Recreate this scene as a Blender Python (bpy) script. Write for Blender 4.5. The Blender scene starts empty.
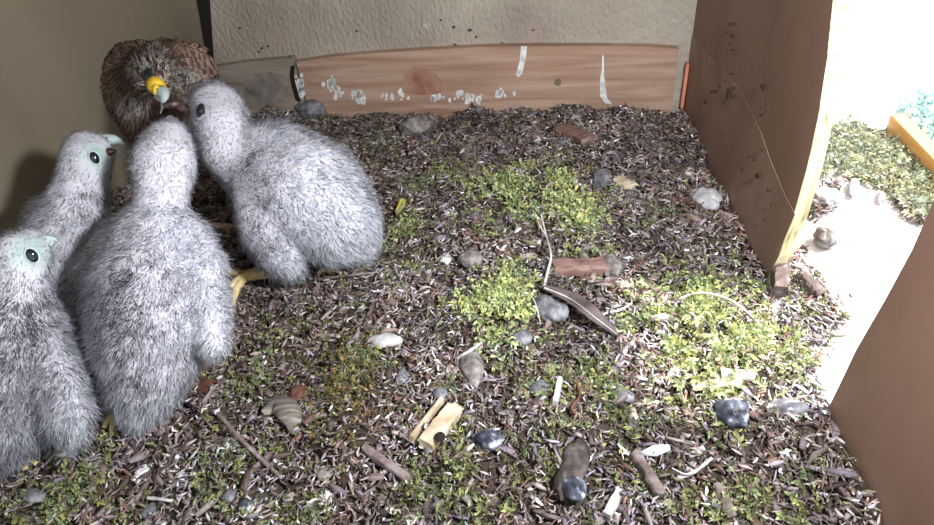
import bpy, bmesh, math, random
import numpy as np
from mathutils import Vector, Matrix, noise as mnoise
random.seed(7); rng = np.random.default_rng(7)
S = bpy.context.scene; COL = S.collection

# ---------------------------------------------------------------- camera
F, CX, CY, H = 600., 467., 262.5, .34
_n = np.array([90., -760., -F]); _n /= np.linalg.norm(_n)
_f = np.array([0, 0, -1.]); _f = _f - _n*(_f@_n); _f /= np.linalg.norm(_f)
RM = np.array([np.cross(_f, -_n), _f, -_n])            # world = RM @ cam
EYE = np.array([0, 0, H])
cd = bpy.data.cameras.new('camera'); cam = bpy.data.objects.new('camera', cd); COL.objects.link(cam)
cd.sensor_width = 36; cd.lens = F/934*36; cd.clip_start = .01; cd.clip_end = 60
M4 = Matrix([list(RM[i])+[EYE[i]] for i in range(3)]+[[0, 0, 0, 1]]); cam.matrix_world = M4
S.camera = cam
S.view_settings.view_transform = 'Standard'; S.view_settings.look = 'None'
S.view_settings.gamma = 1; S.view_settings.exposure = 0.0; S.view_settings.use_curve_mapping = False

# ---------------------------------------------------------------- sky, sun, camera lamp
w = bpy.data.worlds.new('sky'); S.world = w; w.use_nodes = True
w.node_tree.nodes['Background'].inputs[0].default_value = (.93, .97, 1, 1)
w.node_tree.nodes['Background'].inputs[1].default_value = 1.25
def light(name, kind, loc, target, energy, color, size=.1):
    l = bpy.data.lights.new(name, kind); l.energy = energy; l.color = color
    if kind == 'AREA': l.size = size; l.shape = 'DISK'
    o = bpy.data.objects.new(name, l); COL.objects.link(o); o.location = loc
    o.rotation_euler = (Vector(target)-Vector(loc)).to_track_quat('-Z', 'Y').to_euler()
    return o
sun = light('sun', 'SUN', (2, .15, 3.0), (.35, .35, 0), 13.0, (1, .97, .9)); sun.data.angle = math.radians(1.5)
light('camera_lamp', 'AREA', (.165, .08, .37), (-.12, .55, .03), 5.0, (.97, .98, 1), .05)

# ---------------------------------------------------------------- projection helpers (places read off the photograph)
def ray(px, py): return RM@np.array([px-CX, -(py-CY), -F])
def P(px, py, z=0.):
    d = ray(px, py); return EYE+d*((z-H)/d[2])
def PW(px, py, a, b):                                   # hit of a pixel ray with the vertical plane through a, b
    d = ray(px, py); n = np.array([-(b-a)[1], (b-a)[0], 0]); return EYE+d*((n@(a-EYE))/(n@d))
def depth(p): return -(RM.T@(np.asarray(p)-EYE))[2]
def mpp(p): return depth(p)/F                            # metres per pixel at p
def proj(p):
    c = (np.atleast_2d(p)-EYE)@RM; return CX+F*c[:, 0]/-c[:, 2], CY-F*c[:, 1]/-c[:, 2], -c[:, 2]

# ---------------------------------------------------------------- materials
def mat(name, rough=.8, spec=.3):
    m = bpy.data.materials.new(name); m.use_nodes = True; b = m.node_tree.nodes['Principled BSDF']
    b.inputs['Roughness'].default_value = rough; b.inputs['Specular IOR Level'].default_value = spec
    return m, m.node_tree, b
def attr_mat(name, rough=.8, spec=.2, trans=0.):
    m, t, b = mat(name, rough, spec); a = t.nodes.new('ShaderNodeVertexColor'); a.layer_name = 'Col'
    t.links.new(a.outputs[0], b.inputs['Base Color'])
    if trans:
        tr = t.nodes.new('ShaderNodeBsdfTranslucent'); mx = t.nodes.new('ShaderNodeMixShader'); mx.inputs[0].default_value = trans
        t.links.new(a.outputs[0], tr.inputs[0]); t.links.new(b.outputs[0], mx.inputs[1]); t.links.new(tr.outputs[0], mx.inputs[2])
        t.links.new(mx.outputs[0], t.nodes['Material Output'].inputs[0])
    return m
def noise_mat(name, cols, scale=(1, 1, 1), nscale=20, detail=6, rough=.8, bump=.3, bscale=60, bstretch=(1, 1, 1), bdist=.001, spec=.2, stops=None, distort=0., spots=None):
    m, t, b = mat(name, rough, spec); N = t.nodes; L = t.links
    tc = N.new('ShaderNodeTexCoord'); mp = N.new('ShaderNodeMapping'); mp.inputs['Scale'].default_value = scale
    L.new(tc.outputs['Object'], mp.inputs[0]); n = N.new('ShaderNodeTexNoise'); L.new(mp.outputs[0], n.inputs[0])
    n.inputs['Scale'].default_value = nscale; n.inputs['Detail'].default_value = detail; n.inputs['Distortion'].default_value = distort
    r = N.new('ShaderNodeValToRGB'); e = r.color_ramp.elements; stops = stops or list(np.linspace(.3, .7, len(cols)))
    while len(e) < len(cols): e.new(.5)
    for i, c in enumerate(cols): e[i].position = stops[i]; e[i].color = (*c, 1)
    L.new(n.outputs[0], r.inputs[0]); out = r.outputs[0]
    for (sc, thr, col, soft) in (spots or []):
        n3 = N.new('ShaderNodeTexNoise'); n3.inputs['Scale'].default_value = sc; n3.inputs['Detail'].default_value = 3; L.new(tc.outputs['Object'], n3.inputs[0])
        r3 = N.new('ShaderNodeMapRange'); r3.inputs[1].default_value = thr; r3.inputs[2].default_value = thr+soft; L.new(n3.outputs[0], r3.inputs[0])
        mx = N.new('ShaderNodeMix'); mx.data_type = 'RGBA'; L.new(r3.outputs[0], mx.inputs[0]); L.new(out, mx.inputs[6]); mx.inputs[7].default_value = (*col, 1); out = mx.outputs[2]
    L.new(out, b.inputs['Base Color'])
    m2 = N.new('ShaderNodeMapping'); m2.inputs['Scale'].default_value = bstretch; L.new(tc.outputs['Object'], m2.inputs[0])
    n2 = N.new('ShaderNodeTexNoise'); n2.inputs['Scale'].default_value = bscale; n2.inputs['Detail'].default_value = 4; L.new(m2.outputs[0], n2.inputs[0])
    bp = N.new('ShaderNodeBump'); bp.inputs['Strength'].default_value = bump; bp.inputs['Distance'].default_value = bdist
    L.new(n2.outputs[0], bp.inputs['Height']); L.new(bp.outputs[0], b.inputs['Normal'])
    return m
def flat(name, col, rough=.7, spec=.3):
    return noise_mat(name, [tuple(c*.82 for c in col), col, tuple(min(1, c*1.15) for c in col)], nscale=90, rough=rough, bump=.25, bscale=250, bdist=.0004, spec=spec)

# ---------------------------------------------------------------- mesh helpers
def link(o, parent=None):
    COL.objects.link(o)
    if parent is not None:
        o.parent = parent
        bpy.context.view_layer.update() if False else None
    return o
def tag(o, label=None, cat=None, group=None, kind=None):
    for k, v in (('label', label), ('category', cat), ('group', group), ('kind', kind)):
        if v: o[k] = v
    return o
def mobj(name, verts, faces, m, parent=None, origin=None, smooth=False, col=None):
    """one mesh object; verts in world coordinates, origin = where its origin goes (parents carry no rotation)"""
    verts = np.asarray(verts, float); base = np.array(parent['_o']) if parent is not None else np.zeros(3)
    org = np.zeros(3)+(base if origin is None and parent is not None else (0 if origin is None else np.asarray(origin)))
    v = verts-org; me = bpy.data.meshes.new(name)
    if isinstance(faces, np.ndarray):
        n, k = faces.shape; me.vertices.add(len(v)); me.vertices.foreach_set('co', v.astype(np.float32).ravel())
        me.loops.add(n*k); me.loops.foreach_set('vertex_index', faces.astype(np.int32).ravel())
        me.polygons.add(n); me.polygons.foreach_set('loop_start', np.arange(0, n*k, k, dtype=np.int32)); me.polygons.foreach_set('loop_total', np.full(n, k, dtype=np.int32))
        me.update(calc_edges=True)
    else:
        me.from_pydata([tuple(a) for a in v], [], faces); me.update()
    if smooth: me.polygons.foreach_set('use_smooth', [True]*len(me.polygons))
    if col is not None:
        a = me.color_attributes.new('Col', 'FLOAT_COLOR', 'POINT'); c = np.ones((len(v), 4), np.float32); c[:, :3] = col; a.data.foreach_set('color', c.ravel())
    me.materials.append(m); o = bpy.data.objects.new(name, me); o.location = org-base
    link(o, parent); o['_o'] = list(org); return o
def empty(name, loc, label, cat, group=None):
    o = bpy.data.objects.new(name, None); o.location = loc; o.empty_display_size = .02; link(o); o['_o'] = list(map(float, loc))
    return tag(o, label, cat, group)

def vnoise(p, scale, seed=0):
    """smooth value noise in 0..1 for an (n,3) array"""
    q = np.asarray(p)*scale+seed*17.13; i = np.floor(q).astype(np.int64); f = q-i; f = f*f*(3-2*f); r = 0
    for dx in (0, 1):
        for dy in (0, 1):
            for dz in (0, 1):
                h = ((i[:, 0]+dx)*73856093 ^ (i[:, 1]+dy)*19349663 ^ (i[:, 2]+dz)*83492791 ^ seed*2654435761) & 0xffffffff
                h = (h*1103515245+12345) & 0xffffffff; h ^= h >> 15; h = (h*2246822519) & 0xffffffff; h ^= h >> 13
                r = r+(h/4294967295.)*np.where(dx, f[:, 0], 1-f[:, 0])*np.where(dy, f[:, 1], 1-f[:, 1])*np.where(dz, f[:, 2], 1-f[:, 2])
    return r
def n2(x, y, s, seed): return vnoise(np.c_[x, y, np.zeros_like(x)], s, seed)

def tube(pts, rad, n=8, flat_=1.0, seed=0, rough_=0.):
    """tapered tube through pts; rad one or per point"""
    pts = np.asarray(pts, float); rad = np.broadcast_to(rad, len(pts)); V = []; Fc = []; rs = np.random.default_rng(seed)
    up = np.array([0, 0, 1.]); jit = 1+rough_*(rs.random((len(pts), n))-.5)
    for i, p in enumerate(pts):
        t = pts[min(i+1, len(pts)-1)]-pts[max(i-1, 0)]; t /= np.linalg.norm(t)+1e-9
        a = np.cross(t, up); a = a/np.linalg.norm(a) if np.linalg.norm(a) > 1e-3 else np.array([1, 0, 0.]); b = np.cross(a, t)
        for k in range(n):
            th = 2*math.pi*k/n; V.append(p+rad[i]*jit[i, k]*(a*math.cos(th)+b*math.sin(th)*flat_))
    for i in range(len(pts)-1):
        for k in range(n):
            k2 = (k+1) % n; Fc.append((i*n+k, i*n+k2, (i+1)*n+k2, (i+1)*n+k))
    Fc.append(tuple(range(n))[::-1]); Fc.append(tuple((len(pts)-1)*n+k for k in range(n)))
    return V, Fc
def join(*parts):
    V, Fc = [], []
    for v, f in parts:
        o = len(V); V += list(v); Fc += [tuple(i+o for i in g) for g in f]
    return V, Fc
def smooth_path(ctrl, n=24):
    c = np.asarray(ctrl, float); out = []; m = len(c)-1
    for j in range(n+1):
        t = j/n*m; i = min(int(t), m-1); u = t-i
        p0, p1, p2, p3 = c[max(i-1, 0)], c[i], c[i+1], c[min(i+2, m)]
        out.append(.5*((2*p1)+(-p0+p2)*u+(2*p0-5*p1+4*p2-p3)*u*u+(-p0+3*p1-3*p2+p3)*u**3))
    return np.array(out)

# ---------------------------------------------------------------- the room
BL, BR = P(213, 110), P(683, 104)
RWa, RWb = P(683, 104), P(838, 432)
LWb = P(-40, 322)
def ext(a, b, s): return a+(b-a)*s
NB = np.array([-(BR-BL)[1], (BR-BL)[0], 0]); NB /= np.linalg.norm(NB)      # back wall normal, away from the room
HW = .47
def slab(name, a, b, z0, z1, th, m, nrm, parent=None, kind='structure', origin=None):
    nrm = np.asarray(nrm)
    q = [a, b, b+nrm*th, a+nrm*th]; V = [np.array([p[0], p[1], z]) for z in (z0, z1) for p in q]
    Fc = [(0, 3, 2, 1), (4, 5, 6, 7), (0, 1, 5, 4), (1, 2, 6, 5), (2, 3, 7, 6), (3, 0, 4, 7)]
    o = mobj(name, V, Fc, m, parent, origin)
    if kind: o['kind'] = kind
    bv = o.modifiers.new('b', 'BEVEL'); bv.width = .0008; bv.segments = 2
    return o
m_back = noise_mat('painted_rough_board', [(.25, .215, .18), (.35, .31, .26), (.44, .395, .34)], nscale=9, rough=.6, bump=1., bscale=150, bstretch=(1.5, 1.5, .9), bdist=.0035, spots=[(7, .62, (.37, .27, .25), .12), (35, .70, (.50, .49, .50), .1)], stops=[.25, .5, .75])
m_left = noise_mat('smooth_ply', [(.155, .13, .092), (.205, .175, .128), (.24, .205, .15)], scale=(1, 1, .4), nscale=6, rough=.7, bump=.1, bscale=120, bdist=.0008, spots=[(9, .62, (.30, .28, .19), .2)])
m_right = noise_mat('dark_ply', [(.19, .115, .085), (.27, .165, .125), (.33, .21, .16)], scale=(1, 1, .35), nscale=9, rough=.6, bump=.15, bscale=120, bstretch=(1, 1, .2), bdist=.0008, spots=[(14, .66, (.32, .22, .16), .2)])
m_board = noise_mat('pine_board', [(.27, .165, .115), (.37, .245, .18), (.45, .33, .26)], scale=(1, 1, 14), nscale=7, rough=.6, bump=.2, bscale=60, bstretch=(.4, .4, 8), bdist=.0008, distort=.6, spots=[(11, .64, (.33, .13, .09), .14)])
m_board2 = noise_mat('grey_board', [(.17, .14, .115), (.26, .22, .18), (.33, .285, .24)], scale=(1, 1, 9), nscale=8, rough=.7, bump=.2, bscale=60, bdist=.0008, distort=.8)
m_plyedge = noise_mat('ply_edge', [(.16, .13, .05), (.42, .38, .22), (.55, .51, .34)], scale=(60, 60, 1), nscale=6, rough=.7, bump=.3, bscale=80, bstretch=(4, 4, 1), bdist=.001, stops=[.3, .42, .6])
m_white = noise_mat('pale_board', [(.72, .72, .74), (.86, .86, .87)], nscale=10, rough=.7, bump=.1)
m_dirt = flat('soil', (.05, .038, .03), .95, .1)
m_black = flat('black_gap', (.02, .018, .016), .9, .1)

UB = (BR-BL)/np.linalg.norm(BR-BL)
bl_top = BL+UB*.012
slab('wall_back', bl_top, BR+UB*.03, -.02, HW, .015, m_back, NB).location
LWn = np.array([-(BL-LWb)[1], (BL-LWb)[0], 0]); LWn /= np.linalg.norm(LWn)
LWn = LWn if LWn[0] < 0 else -LWn
LWe = ext(BL, LWb, 1.9)
slab('wall_left', BL+(BL-LWb)*.03-UB*.004, LWe, -.02, HW, .015, m_left, LWn)
# right wall: partition, front panel and the opening between them, bridged above the picture
URa = (RWb-RWa)/np.linalg.norm(RWb-RWa); NR = np.array([-URa[1], URa[0], 0]); NR = NR if NR[0] > 0 else -NR
def sz(px, py):
    q = PW(px, py, RWa, RWb); return ((q-RWa)@URa, q[2])
part_edge = [sz(*q) for q in [(768, 276), (779, 256), (794, 214), (807, 168), (818, 118), (827, 60), (833, 0)]]
pan_edge = [sz(*q) for q in [(826, 412), (838, 388), (856, 350), (885, 300), (912, 250), (934, 200), (960, 125)]]
print('part', part_edge, 'pan', pan_edge)
smax = pan_edge[0][0]+.30
def wall_with_opening(name, m, medge, th):
    V = []; Fc = []; mi = []
    def v(s_, z_, d): V.append(RWa+URa*s_+NR*d+np.array([0, 0, z_])); return len(V)-1
    def cell(q):                                       # q: 4 (s, z) corners
        for d in (0, th): f = [v(a, b, d) for a, b in q]; Fc.append(tuple(f if d == 0 else f[::-1])); mi.append(0)
    L = [(part_edge[0][0], -.02)]+part_edge; R = [(pan_edge[0][0], -.02)]+pan_edge
    a0, a1 = L[-1], R[-1]
    arch = [(a0[0]+(a1[0]-a0[0])*t, a0[1]*(1-t)+a1[1]*t+.045*math.sin(math.pi*t)**.6) for t in np.linspace(0, 1, 13)]
    for p, q in zip(L[:-1], L[1:]): cell([(0, p[1]), p, q, (0, q[1])])
    for p, q in zip(R[:-1], R[1:]): cell([p, (smax, p[1]), (smax, q[1]), q])
    cell([(0, a0[1]), a0, (a0[0], HW), (0, HW)]); cell([a1, (smax, a1[1]), (smax, HW), (a1[0], HW)])
    for p, q in zip(arch[:-1], arch[1:]): cell([p, q, (q[0], HW), (p[0], HW)])
    rim = L+arch[1:-1]+R[::-1]
    for p, q in zip(rim[:-1], rim[1:]): Fc.append((v(*p, 0), v(*q, 0), v(*q, th), v(*p, th))); mi.append(1)
    for p, q in (((0, HW), (smax, HW)), ((smax, HW), (smax, -.02)), ((0, -.02), (0, HW))): Fc.append((v(*p, 0), v(*q, 0), v(*q, th), v(*p, th))); mi.append(0)
    o = mobj(name, V, Fc, m); o.data.materials.append(medge)
    o.data.polygons.foreach_set('material_index', mi)
    bm = bmesh.new(); bm.from_mesh(o.data); bmesh.ops.remove_doubles(bm, verts=bm.verts, dist=1e-5); bm.to_mesh(o.data); bm.free()
    o['kind'] = 'structure'; return o
wr = wall_with_opening('wall_right', m_right, m_plyedge, .010)
# raised lower board on the partition (its upper edge runs as a faint joint) and the diagonal pale strip
def on_right(pts, d0, d1, name, m, parent):
    V = []; 
    for d in (d0, d1):
        for q in pts:
            s, z = sz(*q); V.append(RWa+URa*s-NR*d+np.array([0, 0, z]))
    n = len(pts); Fc = [tuple(range(n)), tuple(range(n, 2*n))[::-1]]+[(i, (i+1) % n, n+(i+1) % n, n+i) for i in range(n)]
    return mobj(name, V, Fc, m, parent)
m_right2 = noise_mat('ply_panel', [(.20, .125, .095), (.29, .185, .14), (.36, .25, .19)], scale=(1, 1, .35), nscale=11, rough=.6, bump=.15, bscale=120, bstretch=(1, 1, .2), bdist=.0008, spots=[(16, .56, (.40, .30, .22), .2)])
on_right([(691, 34), (716, 62), (742, 92), (762, 133), (771, 160), (786, 196), (796, 214), (779, 254), (768, 273), (750, 244), (717, 187), (686, 112)], .0003, .0007, 'panel', m_right2, wr)
# the pine board along the foot of the back wall: two lengths meeting at a crack
def board(name, pa, pb, m, th=.012, z0=-.02):
    a = PW(pa[0], pa[1], BL-NB*th, BR-NB*th); b = PW(pb[0], pb[1], BL-NB*th, BR-NB*th); return a, b
bth = .012
def quadboard(name, tops, m, x0, x1, notch=None):
    V = []; n = len(tops); pl = (BL-NB*bth, BR-NB*bth)
    T = [PW(*q, *pl) for q in tops]
    for d in (0, bth-.0005):
        for q in T: V.append(q+NB*d)
        for q in T: V.append(np.array([q[0], q[1], -.02])+NB*d)
    Fc = [tuple(range(n))+tuple(range(2*n-1, n-1, -1)), (tuple(range(2*n, 3*n))+tuple(range(4*n-1, 3*n-1, -1)))[::-1]]
    for i in range(n-1): Fc += [(i, 2*n+i, 2*n+i+1, i+1)]
    Fc += [(0, n, 3*n, 2*n), (n-1, 3*n-1, 4*n-1, 2*n-1)[::-1], (n, 2*n-1, 4*n-1, 3*n)]
    o = mobj(name, V, Fc, m); o['kind'] = 'structure'; bm = bmesh.new(); bm.from_mesh(o.data); bmesh.ops.recalc_face_normals(bm, faces=bm.faces); bm.to_mesh(o.data); bm.free()
    return o
b1 = quadboard('trim_1', [(214, 67), (240, 63), (268, 60), (292, 58)], m_board2, 0, 1)
b2 = quadboard('trim_2', [(296, 62), (330, 57), (375, 53), (425, 50), (480, 47), (540, 46), (600, 46), (650, 47), (679, 49)], m_board, 0, 1)
def on_back(pts, m, parent, name, h=.0008, th=bth):
    pl = (BL-NB*th, BR-NB*th); V = []
    for d in (0, h):
        for q in pts: V.append(PW(*q, *pl)-NB*d)
    n = len(pts); Fc = [tuple(range(n)), tuple(range(n, 2*n))[::-1]]+[(i, (i+1) % n, n+(i+1) % n, n+i) for i in range(n)]
    return V, Fc
m_drop = noise_mat('dried_droppings', [(.42, .43, .42), (.66, .68, .68), (.8, .82, .82)], nscale=120, rough=.8, bump=.3, bscale=200, bdist=.0005)
for pts in ([(521, 46), (527, 46), (526, 57), (522, 74), (518, 77), (516, 74), (520, 60)], [(602, 55), (604, 56), (604, 75), (607, 98), (612, 104), (605, 103), (600, 96), (600, 80), (602, 68)]):
    v, f = on_back(pts, m_drop, b2, 'dropping_streak'); mobj('dropping_streak', v, f, m_drop, b2)
m_drop2 = noise_mat('thin_droppings', [(.34, .30, .27), (.50, .48, .45), (.66, .66, .65)], nscale=90, rough=.8, bump=.3, bscale=200, bdist=.0005)
def splats(n, box, r, m, parent, th, seed, elong=1., cl=None):
    rs = np.random.default_rng(seed); parts = []
    for _ in range(n):
        x = rs.uniform(box[0], box[2]); y = rs.uniform(box[1], box[3])
        if cl: c_ = cl[rs.integers(len(cl))]; x = rs.normal(c_[0], c_[2]); y = min(rs.normal(c_[1], c_[3]), 104)
        rr = r*rs.uniform(.4, 1.3); k = 7
        parts.append(on_back([(x+rr*math.cos(a)*rs.uniform(.6, 1.2), y+rr*elong*math.sin(a)*rs.uniform(.6, 1.2)) for a in np.linspace(0, 2*math.pi, k, endpoint=False)], m, parent, '', .0006, th))
    v, f = join(*parts); return v, f
v, f = splats(90, (300, 86, 560, 103), 2.2, m_drop2, b2, bth, 3, 1.6, [(336, 92, 6, 5), (358, 95, 5, 4), (392, 96, 10, 4), (465, 98, 10, 3), (500, 95, 9, 4), (330, 84, 4, 4), (300, 85, 3, 5), (436, 97, 5, 3)]); tag(mobj('dried_splashes', v, f, m_drop, b2), kind='stuff')
m_knot = flat('knot', (.05, .04, .02), .5)
v, f = on_back([(558+3.6*math.cos(a), 82+3.6*math.sin(a)) for a in np.linspace(0, 6.0, 10)], m_knot, b2, '', .0012); mobj('screw_head', v, f, flat('brass', (.16, .15, .07), .35, .6), b2)
m_red = noise_mat('red_knot', [(.22, .085, .06), (.33, .18, .135), (.38, .25, .19)], nscale=45, rough=.6, bump=.2)
v, f = on_back([(404, 74), (412, 67), (424, 68), (436, 74), (446, 88), (438, 94), (424, 95), (410, 94), (404, 84)], m_red, b2, ''); mobj('knot', v, f, m_red, b2)
m_kn2 = noise_mat('grey_knot', [(.12, .11, .10), (.20, .18, .155), (.28, .25, .21)], nscale=60, rough=.7)
v, f = on_back([(244, 80), (256, 73), (270, 72), (284, 76), (290, 86), (282, 100), (262, 106), (244, 100)], m_kn2, b1, '', .0006); mobj('knot', v, f, m_kn2, b1)
v, f = on_back([(291, 66), (295, 65), (294, 76), (297, 88), (301, 102), (296, 100), (292, 86), (290, 76)], m_black, b2, '', .0012); mobj('crack', v, f, m_black, b2)
# specks of dirt on the rough wall and the partition
wb = bpy.data.objects['wall_back']
sp = []
for (x, y, r) in [(240, 28, 1.6), (262, 48, 1.8), (268, 46, 1.5), (259, 52, 1.3), (454, 27, 2), (455, 45, 2.4), (470, 30, 2.2), (476, 37, 1.4), (533, 30, 1.4), (357, 31, 1.5), (441, 20, 1.3), (502, 43, 1.4), (519, 44, 1.6)]:
    sp.append(on_back([(x+r*math.cos(a)*random.uniform(.6, 1.3), y+r*.7*math.sin(a)) for a in np.linspace(0, 5.3, 6)], None, None, '', .001, 0.))
v, f = join(*sp); tag(mobj('dirt_specks', v, f, m_knot, wb), kind='stuff')
rs = np.random.default_rng(4); V = []; Fc = []
spots = [(732, 24), (737, 24), (730, 33), (734, 36), (737, 38), (733, 44), (729, 50), (736, 50), (740, 54), (731, 55), (731, 66), (734, 74), (728, 81), (722, 86), (718, 91), (714, 92), (707, 102), (731, 90), (736, 88), (731, 94), (730, 97), (736, 97), (728, 103), (766, 86), (767, 90), (765, 98), (765, 108), (765, 115), (761, 176), (752, 157), (758, 160), (766, 150), (772, 190), (776, 205), (745, 170), (768, 220)]
for (x, y) in spots:
    r = rs.uniform(.7, 1.5)*(2 if (x, y) in [(731, 94), (766, 86), (761, 176)] else 1); o = len(V)
    ps = [sz(x+r*math.cos(a)*rs.uniform(.5, 1), y+1.3*r*math.sin(a)) for a in np.linspace(0, 5.3, 6)]
    for d in (.0022, .0034):
        for s, z in ps: V.append(RWa+URa*s-NR*d+np.array([0, 0, z]))
    Fc += [tuple(o+i for i in range(6)), tuple(o+6+i for i in range(6))[::-1]]+[(o+i, o+(i+1) % 6, o+6+(i+1) % 6, o+6+i) for i in range(6)]
tag(mobj('dirt_specks', V, Fc, m_knot, wr), kind='stuff')
# red glow of the gap in the back right corner, painted as a coloured strip
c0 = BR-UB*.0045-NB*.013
slab('gap_glow_strip', c0, c0+UB*.004, 0, PW(683, 50, RWa, RWb)[2], .012, flat('painted_gap_glow', (.62, .24, .15), .5), NB)
# dark gap and batten in the back left corner
v, f = on_back([(197, -4), (192, -60), (204, -60), (210, 0), (214, 60), (208, 62)], m_black, None, '', .002, 0.); mobj('trim_3', v, f, m_black)['kind'] = 'structure'
v, f = on_back([(150, -60), (191, -60), (196, -4), (207, 62), (190, 72), (170, 60)], m_left, None, '', .004, 0.); mobj('trim_4', v, f, m_left)['kind'] = 'structure'
# ceiling and floor
def quad(name, pts, z, th, m):
    V = [np.array([p[0], p[1], zz]) for zz in (z, z+th) for p in pts]; n = len(pts)
    o = mobj(name, V, [tuple(range(n))[::-1], tuple(range(n, 2*n))]+[(i, (i+1) % n, n+(i+1) % n, n+i) for i in range(n)], m); o['kind'] = 'structure'; return o
quad('ceiling', [BL+NB*.03-UB*.03, LWe, RWa+URa*smax+NR*.01, BR+NB*.03+UB*.04], HW, .015, m_left)
quad('floor', [BL+NB*.03-UB*.03, LWe-[0, .3, 0], RWa+URa*smax+NR*.014-[0, .3, 0], RWa+NR*.014+URa*-.04], -.04, .02, m_board)
o1 = RWa+NR*.0142-URa*.2; o2 = RWa+NR*.0142+URa*(smax+.5)
quad('trim_6', [o2, o2+NR*1.1, o1+NR*1.1, o1], -.03, .024, m_white)
q0 = RWa+URa*(part_edge[0][0]+.001); q1 = RWa+URa*(pan_edge[0][0]-.001)
quad('trim_7', [q1-NR*.004, q1+NR*.0141, q0+NR*.0141, q0-NR*.004], -.03, .0245, m_white)     # pale ledge outside the opening
# far ground and the pale wall of the porch

# ---------------------------------------------------------------- heaped litter bed
MOSS = [  # px, py, radius px x/y, amount, raise (m), brightness
    (505, 186, 40, 13, 1.1, .008, 1.25), (555, 198, 36, 16, 1.4, .010, 1.6), (582, 222, 14, 14, 1.1, .006, 1.5), (500, 308, 34, 24, 1.5, .010, 1.6), (480, 222, 22, 14, .6, .003, 1),
    (405, 236, 20, 18, 1., .004, 1.1), (562, 165, 22, 14, .5, .003, .8), (440, 175, 30, 12, .45, .002, .8), (710, 318, 42, 34, 1., .005, 1.25), (690, 350, 36, 26, .8, .004, 1.1),
    (625, 425, 36, 22, .6, .003, .9), (600, 385, 14, 18, .6, .003, 1), (750, 505, 40, 26, .9, .004, 1.1), (700, 500, 22, 16, .5, 0, .9), (790, 345, 26, 30, .7, .003, 1.2),
    (75, 490, 26, 26, .8, .004, .9), (20, 510, 20, 18, .7, .002, .9), (262, 355, 34, 26, .55, .002, .85), (240, 460, 40, 24, .6, .003, .8), (352, 385, 26, 34, 1.0, .010, .55),
    (385, 365, 18, 10, .9, .004, 1.1), (460, 480, 32, 22, .7, .003, .85), (500, 470, 24, 24, .5, .002, .8), (560, 420, 18, 26, .6, .003, .95), (545, 375, 30, 14, .5, .002, .9),
    (530, 280, 20, 14, .5, .002, .9), (450, 400, 16, 20, .4, .001, .75), (420, 190, 18, 8, .4, .001, .8), (350, 440, 20, 18, .4, .001, .7), (650, 470, 22, 16, .5, .002, .9),
    (735, 270, 18, 14, .4, .001, 1.1), (650, 205, 30, 14, .35, .001, .7), (640, 330, 22, 14, .45, .001, 1), (120, 505, 22, 14, .5, .001, .8), (300, 510, 40, 18, .45, .001, .8),
    (325, 108, 30, 10, .5, .002, .7), (380, 140, 22, 20, .35, .001, .6), (370, 280, 20, 10, .4, 0, .8), (585, 260, 30, 12, .4, .001, .9), (195, 360, 10, 16, .5, 0, .9), (420, 500, 30, 16, .5, .001, .8),
    (670, 420, 26, 14, .5, .001, .9), (780, 470, 30, 16, .35, 0, .8), (550, 490, 22, 18, .4, 0, .8)]
MW = [(P(a, b, .004), rx*mpp(P(a, b)), ry*mpp(P(a, b))*2.0/(1.0+.6*0), am, rz, br) for a, b, rx, ry, am, rz, br in MOSS]
def hz(x, y):
    x = np.asarray(x, float); y = np.asarray(y, float)
    h = .018*(n2(x, y, 14, 3)-.5)+.020*(n2(x, y, 38, 5)-.5)+.009*(n2(x, y, 100, 6)-.5)
    for c, rx, ry, am, rz, br in MW: h = h+1.6*rz*np.exp(-(((x-c[0])/rx)**2+((y-c[1])/ry)**2))
    return h
def mossf(x, y):
    d = np.zeros_like(x); b = np.zeros_like(x)+1e-6
    for c, rx, ry, am, rz, br in MW:
        g = am*np.exp(-(((x-c[0])/rx)**2+((y-c[1])/ry)**2)); d += g; b += g*br
    return d, (b/np.maximum(d, 1e-5))
def inside(x, y, m=.0):
    p = np.c_[x, y]
    def sd(a, n): return (p-np.asarray(a)[:2])@np.asarray(n)[:2]
    return (sd(BL, NB) < -m-.012) & (sd(BL, LWn) < -m) & (sd(RWa, NR) < -m)
def G(px, py, dz=0.):
    q = P(px, py, 0)
    for _ in range(6): q = P(px, py, float(hz([q[0]], [q[1]])[0])+dz)
    return q
sd_opening = lambda x, y: ((np.c_[x, y]-RWa[:2])@NR[:2], (np.c_[x, y]-RWa[:2])@URa[:2])
nx, ny = 230, 260; gx = np.linspace(-.62, .42, nx); gy = np.linspace(.02, .93, ny); X, Y = np.meshgrid(gx, gy); x = X.ravel(); y = Y.ravel()
z = hz(x, y)-.003; so, ss = sd_opening(x, y); z = np.where(so > -.002, -.012, z)
Fq = np.array([(j*nx+i, j*nx+i+1, (j+1)*nx+i+1, (j+1)*nx+i) for j in range(ny-1) for i in range(nx-1)])
cen = (Fq[:, 0]); ok = inside(x, y, -.005)
Fq = Fq[ok[Fq].all(1)]
bed = mobj('litter_bed', np.c_[x, y, z], Fq, m_dirt, smooth=True); used = np.unique(Fq)
tag(bed, kind='structure')

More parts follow.
